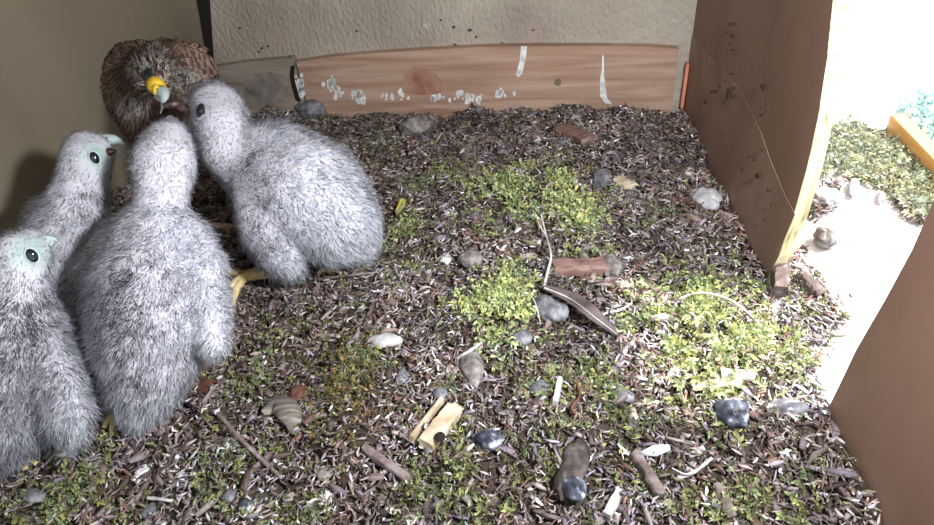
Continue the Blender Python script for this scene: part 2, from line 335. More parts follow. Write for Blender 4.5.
def visible(p, m=90):
    a, b, d = proj(p); return (a > -m) & (a < 934+m) & (b > -m) & (b < 525+m) & (d > .02)
def scatter(n, xr=(-.56, .32), yr=(.12, .88)):
    x = rng.uniform(*xr, n); y = rng.uniform(*yr, n); k = inside(x, y, .002); x, y = x[k], y[k]
    p = np.c_[x, y, hz(x, y)]; k = visible(p, 60); return p[k]
def frames(n, tilt):
    """random frames: long axis u mostly flat, side v, normal w"""
    a = rng.uniform(0, 2*np.pi, n); e = rng.normal(0, tilt, n); u = np.c_[np.cos(a)*np.cos(e), np.sin(a)*np.cos(e), np.sin(e)]
    r = rng.normal(size=(n, 3))*.55+[0, 0, 1]; v = np.cross(r, u); v /= np.linalg.norm(v, axis=1)[:, None]; return u, v, np.cross(u, v)
def chips(p, L, W, bend, lift, tilt=.35):
    n = len(p); u, v, w = frames(n, tilt); L = L[:, None]; W = W[:, None]; b = (rng.uniform(-1, 1, n)*bend)[:, None]*L
    c = p+[0, 0, 1]*(rng.random((n, 1))*lift); tw = rng.uniform(-.6, .6, (n, 1))
    a0 = c-u*L/2; a1 = c+w*b*.5+v*b*.8; a2 = c+u*L/2
    V = np.stack([a0-v*W*.25, a0+v*W*.25, a1-(v+w*tw)*W*.5, a1+(v+w*tw)*W*.5, a2-(v+w*tw*2)*W*.2, a2+(v+w*tw*2)*W*.2], 1)
    f = np.array([[0, 1, 3], [0, 3, 2], [2, 3, 5], [2, 5, 4]]); Fc = (np.arange(n)[:, None, None]*6+f).reshape(-1, 3)
    return V.reshape(-1, 3), Fc
def chunks(p, L, W, lift, tilt=.35):
    n = len(p); u, v, w = frames(n, tilt); L = L[:, None]; W = W[:, None]; c = p+[0, 0, 1]*(rng.random((n, 1))*lift)
    R = []
    for k, (s, ww) in enumerate([(-.5, .55), (0, 1), (.5, .45)]):
        off = rng.normal(0, .12, (n, 1))
        for th in (0, 2.1, 4.2):
            j = rng.uniform(.35, .6, (n, 1)); R.append(c+u*L*s+(v*(math.cos(th)*j+off)+w*math.sin(th)*j*.7)*W*ww)
    V = np.stack(R, 1); f = []
    for i in (0, 1):
        for k in range(3):
            a, b = i*3+k, i*3+(k+1) % 3; f += [[a, b, b+3], [a, b+3, a+3]]
    f += [[0, 2, 1], [6, 7, 8]]; Fc = (np.arange(n)[:, None, None]*9+np.array(f)).reshape(-1, 3); return V.reshape(-1, 3), Fc
PAL = np.array([(.045, .032, .027), (.085, .062, .052), (.13, .10, .09), (.19, .16, .155), (.26, .22, .20), (.20, .17, .20), (.33, .29, .25), (.14, .085, .065), (.13, .13, .07), (.50, .50, .48), (.72, .73, .75)])
def pal(p, wts, seed):
    n = len(p); wts = np.array(wts, float); q = vnoise(p, 22, seed); i = rng.choice(len(PAL), n, p=wts/wts.sum()); c = PAL[i]*rng.uniform(.7, 1.3, (n, 1)); q2 = vnoise(p, 9, seed+40); q3 = vnoise(p, 70, seed+41)
    k = 1.13*np.clip(.12+1.0*q+.5*(q2-.5)+.95*q3, .25, 2.)[:, None]; warm = (vnoise(p, 30, seed+50)[:, None]-.5)*.5
    return c*k*np.array([1, 1, 1])*(1+warm*np.array([.4, -.05, -.4]))*np.array([.99, .97, 1.03])
m_litter = attr_mat('litter', .75, .25)
# fine shreds
far = lambda p: np.clip(proj(p)[2]/.5, .75, 1.6)
p = scatter(105000); m_, _ = mossf(p[:, 0], p[:, 1]); p = p[rng.random(len(p)) > .75*np.clip(m_, 0, 1)]; L = rng.uniform(.003, .0085, len(p))*far(p)**.5; W = rng.uniform(.0007, .0019, len(p))*far(p)**.5
v, f = chips(p, L, W, .35, .0045); c = pal(p, [5, 8, 9, 8, 6, 6, 5, 5, 5, 1.5, .25], 3)
tag(mobj('shredded_litter', v, f, m_litter, col=np.repeat(c, 6, 0)), 'dark brown and grey shreds of bark and fibre covering the box floor', 'litter', kind='stuff')
p = scatter(24000); L = rng.uniform(.004, .011, len(p)); W = rng.uniform(.0014, .004, len(p)); v, f = chunks(p, L, W, .004, .3); c = pal(p, [5, 9, 9, 8, 5, 6, 3, 5, 4, 1.6, .6], 8)
tag(mobj('bark_litter', v, f, m_litter, col=np.repeat(c, 9, 0)), 'coarser lumps of bark and dry pellet crumbs strewn over the floor', 'bark chips', kind='stuff')
p = scatter(3000); p = p[rng.random(len(p)) > .6*np.clip(mossf(p[:, 0], p[:, 1])[0], 0, 1)]; L = rng.uniform(.008, .019, len(p)); W = rng.uniform(.004, .009, len(p)); v, f = chunks(p, L, W, .003, .3); c = pal(p, [4, 7, 9, 9, 5, 8, 2, 4, 2, .8, .2], 12)
tag(mobj('bark_flakes', v, f, m_litter, col=np.repeat(c, 9, 0)*.85), 'larger grey and brown flakes and pellet crumbs lying all over the floor', 'bark flakes', kind='stuff')
# pale flecks of dropping and down, also painted glints on the litter
p = scatter(6500); q = vnoise(p, 16, 21); p = p[rng.random(len(p)) < np.clip((q-.38)*3, .03, 1)]; L = rng.uniform(.0025, .007, len(p)); W = rng.uniform(.0012, .003, len(p)); v, f = chunks(p, L, W, .006, .3)
c = np.array([.62, .63, .67])*rng.uniform(.55, 1.2, (len(p), 1))
tag(mobj('pale_flecks', v, f, m_litter, col=np.repeat(np.clip(c, 0, .85), 9, 0)), 'small whitish flecks of dried droppings and down and painted glints among the litter', 'flecks', kind='stuff')
def sprigs(p, br, size=.009, up=.45):
    n = len(p); k = 9; size = size*np.clip(.55+.45*np.asarray(br), .6, 1.3)[:, None]; a = rng.uniform(0, 2*np.pi, n); e = rng.uniform(.05, .9, n)*up*2; st = np.c_[np.cos(a)*np.cos(e), np.sin(a)*np.cos(e), np.sin(e)]; sl = rng.uniform(.6, 1.3, (n, 1))*size
    V = []; C = []
    for j in range(k):
        t = (j+.5)/k; base = p+st*sl*t+[0, 0, .001]; r = rng.normal(size=(n, 3)); r -= (r*st).sum(1)[:, None]*st; r /= np.linalg.norm(r, axis=1)[:, None]
        d = r*.75+st*.65+[0, 0, .15]; d /= np.linalg.norm(d, axis=1)[:, None]; s = np.cross(d, st+.01); s /= np.linalg.norm(s, axis=1)[:, None]; l = sl*(.5-.22*t)*rng.uniform(.7, 1.2, (n, 1)); wd = l*.23
        V.append(np.stack([base, base+d*l*.45-s*wd, base+d*l*.45+s*wd, base+d*l-[0, 0, .15]*l], 1))
        cc = np.array([.265, .325, .165])*(.6+.75*t); C.append(np.repeat((cc*br[:, None])[:, None, :]*np.array([.55, 1, 1, 1.35])[None, :, None], 1, 1))
    V = np.stack(V, 1).reshape(-1, 3); C = np.stack(C, 1).reshape(-1, 3); m = n*k
    Fc = (np.arange(m)[:, None, None]*4+np.array([[0, 1, 2], [1, 3, 2]])).reshape(-1, 3); hue = rng.uniform(0, 1, (n, 1)).repeat(k*4, 1).reshape(-1, 1)
    C = C*(np.array([.95, 1, 1.1])*(1-hue)+np.array([1.22, 1.0, .72])*hue); return V, Fc, np.clip(C, 0, .8)
m_moss = attr_mat('moss', .7, .2, .25)
p = scatter(120000); d, b = mossf(p[:, 0], p[:, 1]); k = rng.random(len(p)) < np.clip(d*.85*np.clip((vnoise(p, 55, 31)-.36)*3.4, 0, 1)+.015, 0, 1); p, b = p[k], b[k]; b = np.where(mossf(p[:, 0], p[:, 1])[0] > .12, b, .75)
print('sprigs', len(p)); v, f, c = sprigs(p, b*rng.uniform(.6, 1.3, len(p)), .0105)
tag(mobj('moss', v, f, m_moss, col=c), 'yellow-green feathery moss growing in tufts through the litter', 'moss', kind='stuff')
p = scatter(60000); c_ = P(349, 386, .01); p = p[rng.random(len(p)) < np.exp(-(((p[:, 0]-c_[0])/.022)**2+((p[:, 1]-c_[1])/.040)**2))]; v, f, c = sprigs(p+[0, 0, .002], rng.uniform(.4, 1.0, len(p)), .0085)
tag(mobj('dry_moss', v, f, m_moss, col=c*[1.05, .72, .62]), 'mound of dried brown moss below the back chick, left of the middle', 'moss', kind='stuff')
# outside on the ledge: moss heap and crumbs on the pale board
def region_px(n, box):
    q = np.array([P(rng.uniform(box[0], box[2]), rng.uniform(box[1], box[3]), -.006) for _ in range(n)]); return q
def inpoly(px, py, poly):
    c = np.zeros(len(px), bool); j = len(poly)-1
    for i in range(len(poly)):
        xi, yi = poly[i]; xj, yj = poly[j]; k = ((yi > py) != (yj > py)) & (px < (xj-xi)*(py-yi)/(yj-yi+1e-9)+xi); c ^= k; j = i
    return c
def pxscatter(n, poly, z):
    a = np.array(poly); px = rng.uniform(a[:, 0].min(), a[:, 0].max(), n); py = rng.uniform(a[:, 1].min(), a[:, 1].max(), n); k = inpoly(px, py, poly)
    return np.array([P(i, j, z) for i, j in zip(px[k], py[k])])
poly_o = [(815, 132), (850, 124), (880, 134), (905, 152), (925, 180), (934, 205), (925, 226), (905, 210), (885, 192), (860, 182), (835, 176), (815, 182), (800, 190), (805, 160)]
p = pxscatter(2600, poly_o, -.004); v, f, c = sprigs(p+[0, 0, .002], rng.uniform(.7, 1.5, len(p)), .011); c = c*[1.25, 1.2, 1.9]  # sun wash-out put into the moss colour by lightening it
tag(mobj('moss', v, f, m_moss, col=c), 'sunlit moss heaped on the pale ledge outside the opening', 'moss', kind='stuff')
p = np.concatenate([pxscatter(900, poly_o, -.004), pxscatter(500, [(880, 180), (925, 190), (930, 228), (905, 218)], -.004), pxscatter(350, [(792, 190), (840, 180), (842, 205), (820, 222), (795, 215)], -.004), pxscatter(220, [(772, 232), (800, 236), (806, 258), (786, 262)], -.004)])
L = rng.uniform(.004, .012, len(p)); W = rng.uniform(.0015, .004, len(p)); v, f = chunks(p, L, W, .006, .5); c = pal(p, [3, 7, 9, 8, 6, 6, 4, 4, 4, 3, 1], 8)
tag(mobj('bark_litter', v, f, m_litter, col=np.repeat(c, 9, 0)), 'crumbs of bark and pellet lying on the sunlit ledge outside', 'bark chips', kind='stuff')
# litter spilling through the opening
p = np.concatenate([pxscatter(1500, [(776, 268), (800, 262), (822, 288), (845, 325), (835, 330), (822, 345), (812, 372), (822, 402), (835, 420), (790, 420), (780, 330)], -.003), pxscatter(200, [(800, 262), (850, 300), (840, 345), (815, 372)], -.004)])
L = rng.uniform(.004, .011, len(p)); W = rng.uniform(.0014, .004, len(p)); v, f = chunks(p, L, W, .008, .3); c = pal(p, [3, 6, 9, 8, 6, 6, 4, 4, 4, 3, 1.5], 8)
tag(mobj('bark_litter', v, f, m_litter, col=np.repeat(c, 9, 0)), 'bark crumbs spilling over the sill of the bright opening', 'bark chips', kind='stuff')
p = pxscatter(420, [(776, 268), (800, 275), (828, 300), (840, 322), (815, 350), (805, 380), (790, 400)], -.001); v, f, c = sprigs(p, rng.uniform(.6, 1.3, len(p)), .009)
tag(mobj('moss', v, f, m_moss, col=c), 'moss tufts on the sill of the bright opening', 'moss', kind='stuff')

# ---------------------------------------------------------------- single pieces lying on the litter
def ico(sub=3):
    bm = bmesh.new(); bmesh.ops.create_icosphere(bm, subdivisions=sub, radius=1); V = np.array([v.co[:] for v in bm.verts]); Fc = [tuple(v.index for v in f.verts) for f in bm.faces]; bm.free(); return V, Fc
ICO = ico(4)
def rotz(V, a): c, s = math.cos(a), math.sin(a); return V@np.array([[c, s, 0], [-s, c, 0], [0, 0, 1]])
def ang(px0, py0, px1, py1):
    a, b = P(px0, py0), P(px1, py1); return math.atan2(b[1]-a[1], b[0]-a[0]), np.linalg.norm(b-a)
def stone(name, label, cat, px, py, lpx, wpx, rot_px, m, hf=.6, facet=.25, seed=0, point=0., group=None, sink=.55, smooth=True, on=None, freq=1.6):
    """lump whose long axis runs at angle rot_px (degrees, picture, counter-clockwise from +x)"""
    th = math.radians(rot_px); dx, dy = math.cos(th)*lpx/2, -math.sin(th)*lpx/2
    q = G(px, py) if on is None else P(px, py, on); a, L = ang(px-dx, py-dy, px+dx, py+dy); ex, ey = -math.sin(th)*wpx/2, -math.cos(th)*wpx/2; _, Wd = ang(px-ex, py-ey, px+ex, py+ey)
    hgt = min(L, Wd*.85 if Wd > L else Wd)*hf; V = ICO[0].copy(); nn = vnoise(V, freq, seed+1)-.5; n3 = vnoise(V, freq*3.2, seed+9)-.5; V = V*(1+(facet+.12)*nn+(facet+.12)*.5*n3+.10*(vnoise(V, 13, seed+4)-.5))[:, None]
    if point: V[:, 1:] *= (1-point*np.clip(V[:, :1], 0, 1)**1.5)
    V *= [L/2, Wd/2*(.8 if abs(math.sin(th)) < .5 else 1), hgt/2]; V = rotz(V, a); c = q+[0, 0, hgt/2*(1-sink)]
    o = mobj(name, V+c, ICO[1], m, origin=c, smooth=smooth); return tag(o, label, cat, group)
m_stone = noise_mat('grey_stone', [(.06, .06, .07), (.15, .15, .17), (.33, .34, .37)], nscale=110, rough=.7, bump=.4, bscale=350, bdist=.0008)
m_stoneb = noise_mat('blue_glint_stone', [(.02, .022, .03), (.07, .08, .11), (.55, .6, .68)], nscale=110, rough=.35, bump=.7, bscale=220, bdist=.0015, stops=[.4, .54, .66])  # palest stop paints white glints into the dark stone colour
m_pale = noise_mat('pale_stone', [(.26, .26, .27), (.42, .42, .44), (.60, .60, .62)], nscale=90, rough=.8, bump=.4, bscale=300, bdist=.0006)
m_dark = noise_mat('dark_lump', [(.02, .016, .014), (.06, .05, .045), (.14, .12, .12)], nscale=120, rough=.8, bump=.6, bscale=320, bdist=.0012)
m_rust = noise_mat('red_brown', [(.06, .025, .018), (.13, .06, .045), (.20, .10, .07)], nscale=80, rough=.6, bump=.4, bscale=260, bdist=.0008)
m_pellet = noise_mat('pellet', [(.09, .085, .085), (.19, .175, .17), (.33, .31, .30)], scale=(1, 1, 1), nscale=160, rough=.85, bump=.7, bscale=420, bdist=.0012)
m_redwood = noise_mat('red_wood', [(.13, .075, .06), (.22, .135, .115), (.31, .21, .185)], scale=(1, 6, 6), nscale=50, rough=.7, bump=.4, bscale=200, bdist=.0008)
m_tanwood = noise_mat('tan_wood', [(.30, .22, .14), (.50, .41, .30), (.68, .60, .48)], nscale=70, rough=.7, bump=.4, bscale=260, bdist=.0006)
m_bark = noise_mat('bark', [(.05, .035, .03), (.12, .09, .085), (.24, .20, .20)], nscale=90, rough=.85, bump=.7, bscale=260, bdist=.0014)
m_twig = noise_mat('twig', [(.10, .07, .065), (.19, .15, .145), (.30, .26, .26)], nscale=140, rough=.7, bump=.4, bscale=400, bdist=.0004)
m_ptwig = noise_mat('pale_twig', [(.34, .31, .31), (.50, .48, .49), (.66, .65, .67)], nscale=140, rough=.7, bump=.3, bscale=400, bdist=.0004)
for a in [
    ('regurgitated_pellet', 'upright egg-shaped grey-brown pellet with a pointed lower end in the middle', 'pellet', 473, 371, 38, 23, -80, m_pellet, .9, .12, 3, .35),
    ('stone', 'blue-grey rounded stone tucked under the long dark leaf', 'stone', 549, 314, 38, 24, -25, m_stone, .7, .2, 5),
    ('stone', 'small grey stone right of the upright pellet, near a pale stick', 'stone', 541, 391, 23, 19, 0, m_stone, .7, .15, 6),
    ('stone', 'grey stone just above and right of the upright pellet', 'stone', 521, 340, 22, 17, 10, m_stone, .7, .2, 7),
    ('stone', 'glossy blue-grey stone below the middle at the bottom', 'stone', 489, 443, 31, 22, -10, m_stoneb, .7, .3, 8),
    ('stone', 'small dark grey oval stone left of the upright pellet', 'stone', 402, 378, 12, 19, 0, m_stone, .8, .15, 9),
    ('stone', 'small blue-grey pebble above the holed piece of wood', 'stone', 441, 395, 15, 14, 0, m_stone, .8, .15, 10),
    ('stone', 'flat pale grey stone left of the middle, among moss', 'stone', 385, 343, 36, 14, 5, m_pale, .6, .2, 11),
    ('stone', 'shiny black stone with white glints right of bottom centre', 'stone', 733, 416, 34, 26, -35, m_stoneb, .8, .35, 12),
    ('stone', 'smooth grey pebble between moss tufts right of the bottom centre', 'stone', 622, 396, 26, 14, -25, m_stone, .8, .15, 13),
    ('stone', 'tiny blue-grey pebble above the smooth pebble at right', 'stone', 612, 372, 12, 9, 10, m_stone, .8, .15, 14),
    ('stone', 'oblong grey stone below the sunlit sill', 'stone', 788, 409, 38, 16, -8, m_stone, .8, .15, 15),
    ('dark_lump', 'large dark brown lump with a white-blue end at the bottom', 'pellet', 572, 470, 62, 30, 70, m_dark, .7, .2, 16),
    ('nut_shell', 'dark red-brown round shell beside the right wing of the middle chick', 'shell', 211, 392, 32, 22, -35, m_rust, .7, .15, 17),
    ('nut_shell', 'dark red-brown shell left of the brown moss mound', 'shell', 300, 398, 22, 20, 0, m_rust, .7, .2, 18),
    ('stone', 'round pale grey-brown stone at the bottom left', 'stone', 95, 487, 11, 17, 20, m_pellet, .8, .15, 19),
    ('stone', 'dull grey stone at the bottom left edge, below the left chick', 'stone', 36, 497, 26, 14, -10, m_stone, .7, .25, 20),
    ('stone', 'flat dark grey stone at the bottom, right of the round pale one', 'stone', 152, 512, 20, 20, 0, m_stone, .5, .25, 21),
    ('stone', 'grey stone at the foot of the board beside the back chick', 'stone', 312, 113, 26, 12, -10, m_stone, .7, .25, 22),
    ('stone', 'dark wedge-shaped stone near the back of the box behind the moss ridge', 'stone', 601, 180, 18, 20, 0, m_stone, .7, .35, 23),
    ('pellet', 'pale grey fluffy pellet beside the partition foot', 'pellet', 706, 202, 16, 28, 60, m_pale, .6, .35, 24),
    ('pellet', 'grey woolly pellet left of the small partition pellet', 'pellet', 578, 355, 16, 12, 0, m_pellet, .7, .3, 25),
    ('stone', 'rounded stone at the bottom left half hidden by shreds', 'stone', 250, 505, 22, 14, 20, m_stoneb, .7, .3, 26),
    ('stone', 'blue-grey stone below the grey feathered bark', 'stone', 232, 497, 16, 14, 0, m_stone, .7, .3, 27),
    ('stone', 'grey lump left of the long thin dark twig end', 'stone', 325, 475, 16, 15, 0, m_pellet, .7, .3, 28),
    ('pellet', 'grey pellet in front of the white twig', 'pellet', 470, 262, 24, 18, 0, m_pellet, .7, .35, 29),
    ('pellet', 'light grey pellet beside the red-brown stub', 'pellet', 612, 268, 20, 26, 0, m_pellet, .7, .35, 30),
    ('pellet', 'dark grey pellet among shreds near the back board', 'pellet', 416, 130, 30, 14, 15, m_pellet, .7, .35, 31),
    ('stone', 'small round stone right of the fallen shell', 'stone', 275, 404, 14, 12, 0, m_pellet, .7, .25, 32),
]: stone(*a)
o = ['white_tip', 575, 487]
q = G(574, 488, .012); V = ICO[0]*[.007, .008, .005]; dl = [o_ for o_ in bpy.data.objects if o_.name.startswith('dark_lump')][0]; mobj('white_tip', V*(1+.3*(vnoise(ICO[0], 2, 4)-.5))[:, None]+q, ICO[1], m_stoneb, dl, smooth=True)
for px, py, l, wd, lab, mm, sd in [(852, 191, 17, 12, 'upright grey pebble on the white ledge, nearest the partition', m_pale, 41), (880, 200, 12, 9, 'small pale pebble on the white ledge, right of the other', m_pale, 42)]:
    stone('stone', lab, 'stone', px, py, l, wd, 80, mm, .9, .15, sd, on=-.006, sink=0)
o = stone('pellet', 'dark round furry pellet with a stub on top on the white ledge', 'pellet', 822, 245, 22, 17, 0, m_pellet, 1, .25, 43, on=-.006, sink=0)
q = P(822, 236, .012); v, f = tube([q-[0, 0, .002], q+[.001, .001, .006]], [.003, .0018]); mobj('stub', v, f, m_pellet, o)
stone('pellet', 'large pale fluffy pellet on the ledge beside the partition edge', 'pellet', 822, 205, 28, 20, 10, m_pale, .6, .5, 44, on=-.006, sink=0, freq=3)

def block(name, label, cat, px0, py0, px1, py1, wpx, hgt, m, seed=0, irr=.2, lift=0., taper=1., parent=None, on=None):
    """split piece of wood lying from one picture point to another"""
    a, b = (G(px0, py0), G(px1, py1)) if on is None else (P(px0, py0, on), P(px1, py1, on)); a = a+[0, 0, hgt*.35+lift]; b = b+[0, 0, hgt*.35+lift]; rs = np.random.default_rng(seed)
    u = (b-a)/np.linalg.norm(b-a); s = np.cross([0, 0, 1], u); s /= np.linalg.norm(s); t = np.cross(u, s); wd = wpx*mpp((a+b)/2); n = 9; k = 10; V = []; Fc = []
    for i in range(n):
        f_ = i/(n-1); c = a*(1-f_)+b*f_; ww = wd/2*(1+(taper-1)*f_)*(1+irr*(rs.random()-.5)); hh = hgt/2*(1+irr*(rs.random()-.5)); sh = (rs.random()-.5)*irr*wd*.25
        for j in range(k):
            th = 2*math.pi*(j+.5)/k; cx = np.sign(math.cos(th))*abs(math.cos(th))**.55; sy = np.sign(math.sin(th))*abs(math.sin(th))**.55; e = (rs.random()-.5)*irr*.5
            V.append(c+s*(ww*cx*(1+e)+sh)+t*hh*sy*(1+e)+(u*(rs.random()-.5)*wd*irr if i in (0, n-1) else 0))
    for i in range(n-1):
        for j in range(k): j2 = (j+1) % k; Fc.append((i*k+j, (i+1)*k+j, (i+1)*k+j2, i*k+j2))
    Fc += [tuple(range(k)), tuple((n-1)*k+j for j in range(k))[::-1]]
    c = (a+b)/2; o = mobj(name, V, Fc, m, parent, origin=c if parent is None else None)
    bm = bmesh.new(); bm.from_mesh(o.data); bmesh.ops.recalc_face_normals(bm, faces=bm.faces); bm.to_mesh(o.data); bm.free()
    if label: tag(o, label, cat)
    return o
block('wood_chunk', 'short red-brown wood chunk lying near the back board', 'wood', 561, 132, 590, 143, 18, .011, m_redwood, 1, .25)
block('wood_stub', 'red-brown broken stub of wood beside the white twig', 'wood', 553, 272, 604, 270, 19, .012, m_redwood, 2, .3)
w1 = block('wood_piece', 'split tan piece of wood with two prongs and a black hole', 'wood', 427, 452, 455, 417, 19, .010, m_tanwood, 3, .18, .004)
block('prong', None, None, 413, 446, 443, 407, 5, .007, m_tanwood, 4, .15, .005, parent=w1)
block('side_knob', None, None, 453, 414, 461, 420, 11, .008, m_tanwood, 5, .3, .004, parent=w1)
q = G(440, 437, .0125); V = ICO[0]*[.0034, .0040, .0014]; mobj('knot_hole', V+q, ICO[1], m_black, w1, smooth=True)
block('dark_split', None, None, 419, 450, 448, 412, 3, .008, m_black, 6, .2, .003, parent=w1)
block('stake', 'short upright split stump at the foot of the partition edge', 'wood', 776, 303, 778, 276, 15, .016, m_bark, 7, .35, .006)
block('pale_stick', 'short pale round stick lying right of centre in the moss', 'stick', 719, 379, 752, 381, 9, .007, m_ptwig, 8, .12, .003)
block('bark_strip', 'flat pale strip of bark in front of the short pale stick', 'bark', 692, 390, 738, 386, 10, .004, m_tanwood, 9, .35, .003)
block('bark_stick', 'dark broken stick slanting at the bottom right of centre', 'stick', 634, 458, 660, 500, 12, .010, m_bark, 10, .4, .001)
block('bark_stick', 'purple-grey stick slanting at the bottom left of centre', 'stick', 366, 452, 408, 482, 9, .008, m_twig, 11, .3, .001)
block('pale_stick', 'thin bone-pale upright stick right of the small grey stone', 'stick', 555, 407, 560, 382, 6, .005, m_ptwig, 12, .25, .002)
block('bone_fragment', 'white bone-like splinter under the left chick', 'bone', 50, 459, 78, 455, 8, .004, m_drop, 13, .35, .002, .5)
block('pale_stick', 'pale stick with a rounded top at the bottom, right of the dark lump', 'stick', 606, 520, 620, 494, 9, .007, m_ptwig, 14, .3, .002)
block('wood_splinter', 'pale thin splinter near the back, above the red-brown chunk', 'wood', 573, 120, 592, 113, 3, .003, m_ptwig, 15, .2, .002)
block('wood_splinter', 'tan flat splinter below the back red-brown chunk', 'wood', 594, 170, 610, 180, 6, .003, m_tanwood, 16, .2, .002)
block('wood_chunk', 'tan block of wood lying outside against the partition edge', 'wood', 783, 254, 800, 236, 20, .012, m_tanwood, 17, .2, .0, on=-.004)
block('bark_stick', 'dark wet stick at the bottom right corner of the litter', 'stick', 716, 490, 730, 522, 11, .008, m_bark, 18, .4, .001)
block('bark_strip', 'dark curled bark at the far left bottom', 'bark', 60, 515, 74, 500, 10, .006, m_bark, 19, .4, .001)
block('bark_strip', 'grey bark lump at the sill beside the split stump', 'bark', 800, 280, 818, 300, 13, .010, m_bark, 20, .5, .002)
block('wood_splinter', 'small black splinter on the ledge next to the partition edge', 'wood', 818, 133, 831, 145, 5, .006, m_bark, 21, .3, .004, on=-.004)
block('tan_stick', 'dim brown stick on the floor between the middle and back chicks', 'stick', 200, 228, 240, 231, 8, .007, m_tanwood, 22, .2, .001)
block('bark_strip', 'brown bark flake near the foot of the partition', 'bark', 616, 300-120, 634, 190, 14, .005, m_tanwood, 24, .4, .001)
# the bluish white lumps of dried dropping
for i, (x, y, a, b, lab) in enumerate([(326, 498, 12, 16, 'blob of white dropping at the bottom, left of centre'), (143, 472, 14, 12, 'blob of white dropping below the middle chick'), (230, 445, 12, 10, 'blob of white dropping beside the thin dark twig'), (690, 470, 16, 8, 'white dropping on the pale forked twig at the bottom'), (715, 345, 12, 14, 'white dropping in the moss beside the arching stem'), (446, 258, 12, 9, 'white dropping in the middle of the litter'), (790, 455, 12, 10, 'white dropping below the grey oblong stone'), (450, 215, 14, 8, 'white dropping left of the moss ridge'), (352, 300, 12, 8, 'white dropping below the back chick')]):
    stone('dropping', lab, 'dropping', x, y, a, b, 20*i, m_drop, .45, .6, 50+i, freq=3)

def twig(name, label, cat, pts, r, m, seed=0, taper=.4, branches=(), lift=.004):
    def mk(pts, r0, r1):
        c = [G(a, b, (q[2] if (q := (list(t)+[lift])[2:]) and len(q) > 2 else q[0])) if False else G(t[0], t[1], t[2] if len(t) > 2 else lift) for t in pts for a, b in [t[:2]]]
        pp = smooth_path(c, 6*len(c)); rs = np.random.default_rng(seed); return tube(pp, np.linspace(r0, r1, len(pp))*(1+.25*(rs.random(len(pp))-.5)), 7, seed=seed, rough_=.2)
    parts = [mk(pts, r, r*taper)]+[mk(b, r*.6, r*.25) for b in branches]; v, f = join(*parts); c = np.mean([v_ for v_ in v], 0)
    return tag(mobj(name, v, f, m, origin=c, smooth=True), label, cat)
twig('twig', 'white crooked thin twig standing up in the centre', 'twig', [(544, 286, .004), (548, 270, .012), (551, 255, .018), (546, 235, .020), (541, 214, .022)], .0014, m_ptwig, 1, .5, [[(546, 235, .020), (540, 226, .022), (535, 212, .024)]])
twig('twig', 'short thin pale twig leaning on the blue-grey stone', 'twig', [(530, 294), (536, 305, .010), (541, 325, .012)], .0009, m_ptwig, 2)
t = twig('twig', 'long straight dark twig with a pale tip at lower left', 'twig', [(217, 412, .008), (238, 436, .008), (262, 460, .007), (282, 478, .006)], .0016, m_twig, 3, .8)
q = G(217, 412, .008); mobj('pale_tip', ICO[0]*[.0022, .0022, .002]+q, ICO[1], m_ptwig, t, smooth=True)
twig('plant_stem', 'thin pale stem arching over the moss at right', 'stem', [(676, 300, .004), (698, 293, .010), (720, 296, .014), (740, 306, .012), (760, 324, .005)], .0011, m_ptwig, 4, .6)
twig('twig', 'pale forked twig near the bottom, right of the dark broken stick', 'twig', [(678, 478, .003), (694, 472, .006), (712, 458, .008)], .0013, m_ptwig, 5, .7, [[(694, 472, .006), (685, 474, .008), (672, 468, .008)]])
twig('twig', 'short pale twig leaning against the upright pellet', 'twig', [(458, 358, .004), (468, 352, .007), (482, 342, .006)], .0018, m_ptwig, 6, .6)
twig('straw', 'pale straw on the litter at right of the long leaf', 'straw', [(610, 312, .005), (620, 310, .006), (632, 303, .006)], .0010, m_ptwig, 7, .8)
twig('twig', 'thin dark twig at the bottom left of the litter', 'twig', [(148, 498, .004), (160, 499, .005), (172, 501, .004)], .0012, m_ptwig, 8, .8)
twig('straw', 'slender pale straw near the back left of the litter', 'straw', [(417, 148, .004), (425, 154, .005), (430, 160, .004)], .0012, m_ptwig, 9, .8)
twig('twig', 'thin twig right of the back chick, above the moss', 'twig', [(318, 280, .004), (352, 275, .006), (390, 271, .004)], .0010, m_twig, 10, .8)
twig('rootlet', 'reddish rootlet curled beside the small grey stone', 'root', [(575, 380, .004), (580, 395, .007), (572, 408, .005), (580, 418, .003)], .0012, m_rust, 11, .8)

def leaf(name, label, cat, pts, wpx, m, curl=.3, lift=.006, rib=True, rm=None):
    c = smooth_path([G(a, b, l) for a, b, l in pts], 14); wd = wpx*mpp(c[7]); V = []; Fc = []; k = 7
    for i, p in enumerate(c):
        t = i/14; u = c[min(i+1, 14)]-c[max(i-1, 0)]; u /= np.linalg.norm(u); s = np.cross([0, 0, 1], u); s /= np.linalg.norm(s); ww = wd/2*(math.sin(math.pi*min(1, t*.92+.06))**.7)
        for layer in (0, 1):
            for j in range(k):
                a = (j/(k-1)*2-1); V.append(p+s*ww*a+np.array([0, 0, 1])*(curl*ww*a*a+.0003*math.sin(9*t+a*3)-layer*.0005))
    row = 2*k
    for i in range(14):
        for j in range(k-1):
            Fc.append((i*row+j, i*row+j+1, (i+1)*row+j+1, (i+1)*row+j)); Fc.append((i*row+k+j, (i+1)*row+k+j, (i+1)*row+k+j+1, i*row+k+j+1))
        Fc.append((i*row, (i+1)*row, (i+1)*row+k, i*row+k)); Fc.append((i*row+k-1, i*row+2*k-1, (i+1)*row+2*k-1, (i+1)*row+k-1))
    o = tag(mobj(name, V, Fc, m, origin=c[7], smooth=True), label, cat)
    if rib:
        v, f = tube(c+[0, 0, .0004], np.linspace(.0007, .0003, 15), 6); mobj('midrib', v, f, rm or m_twig, o)
    return o
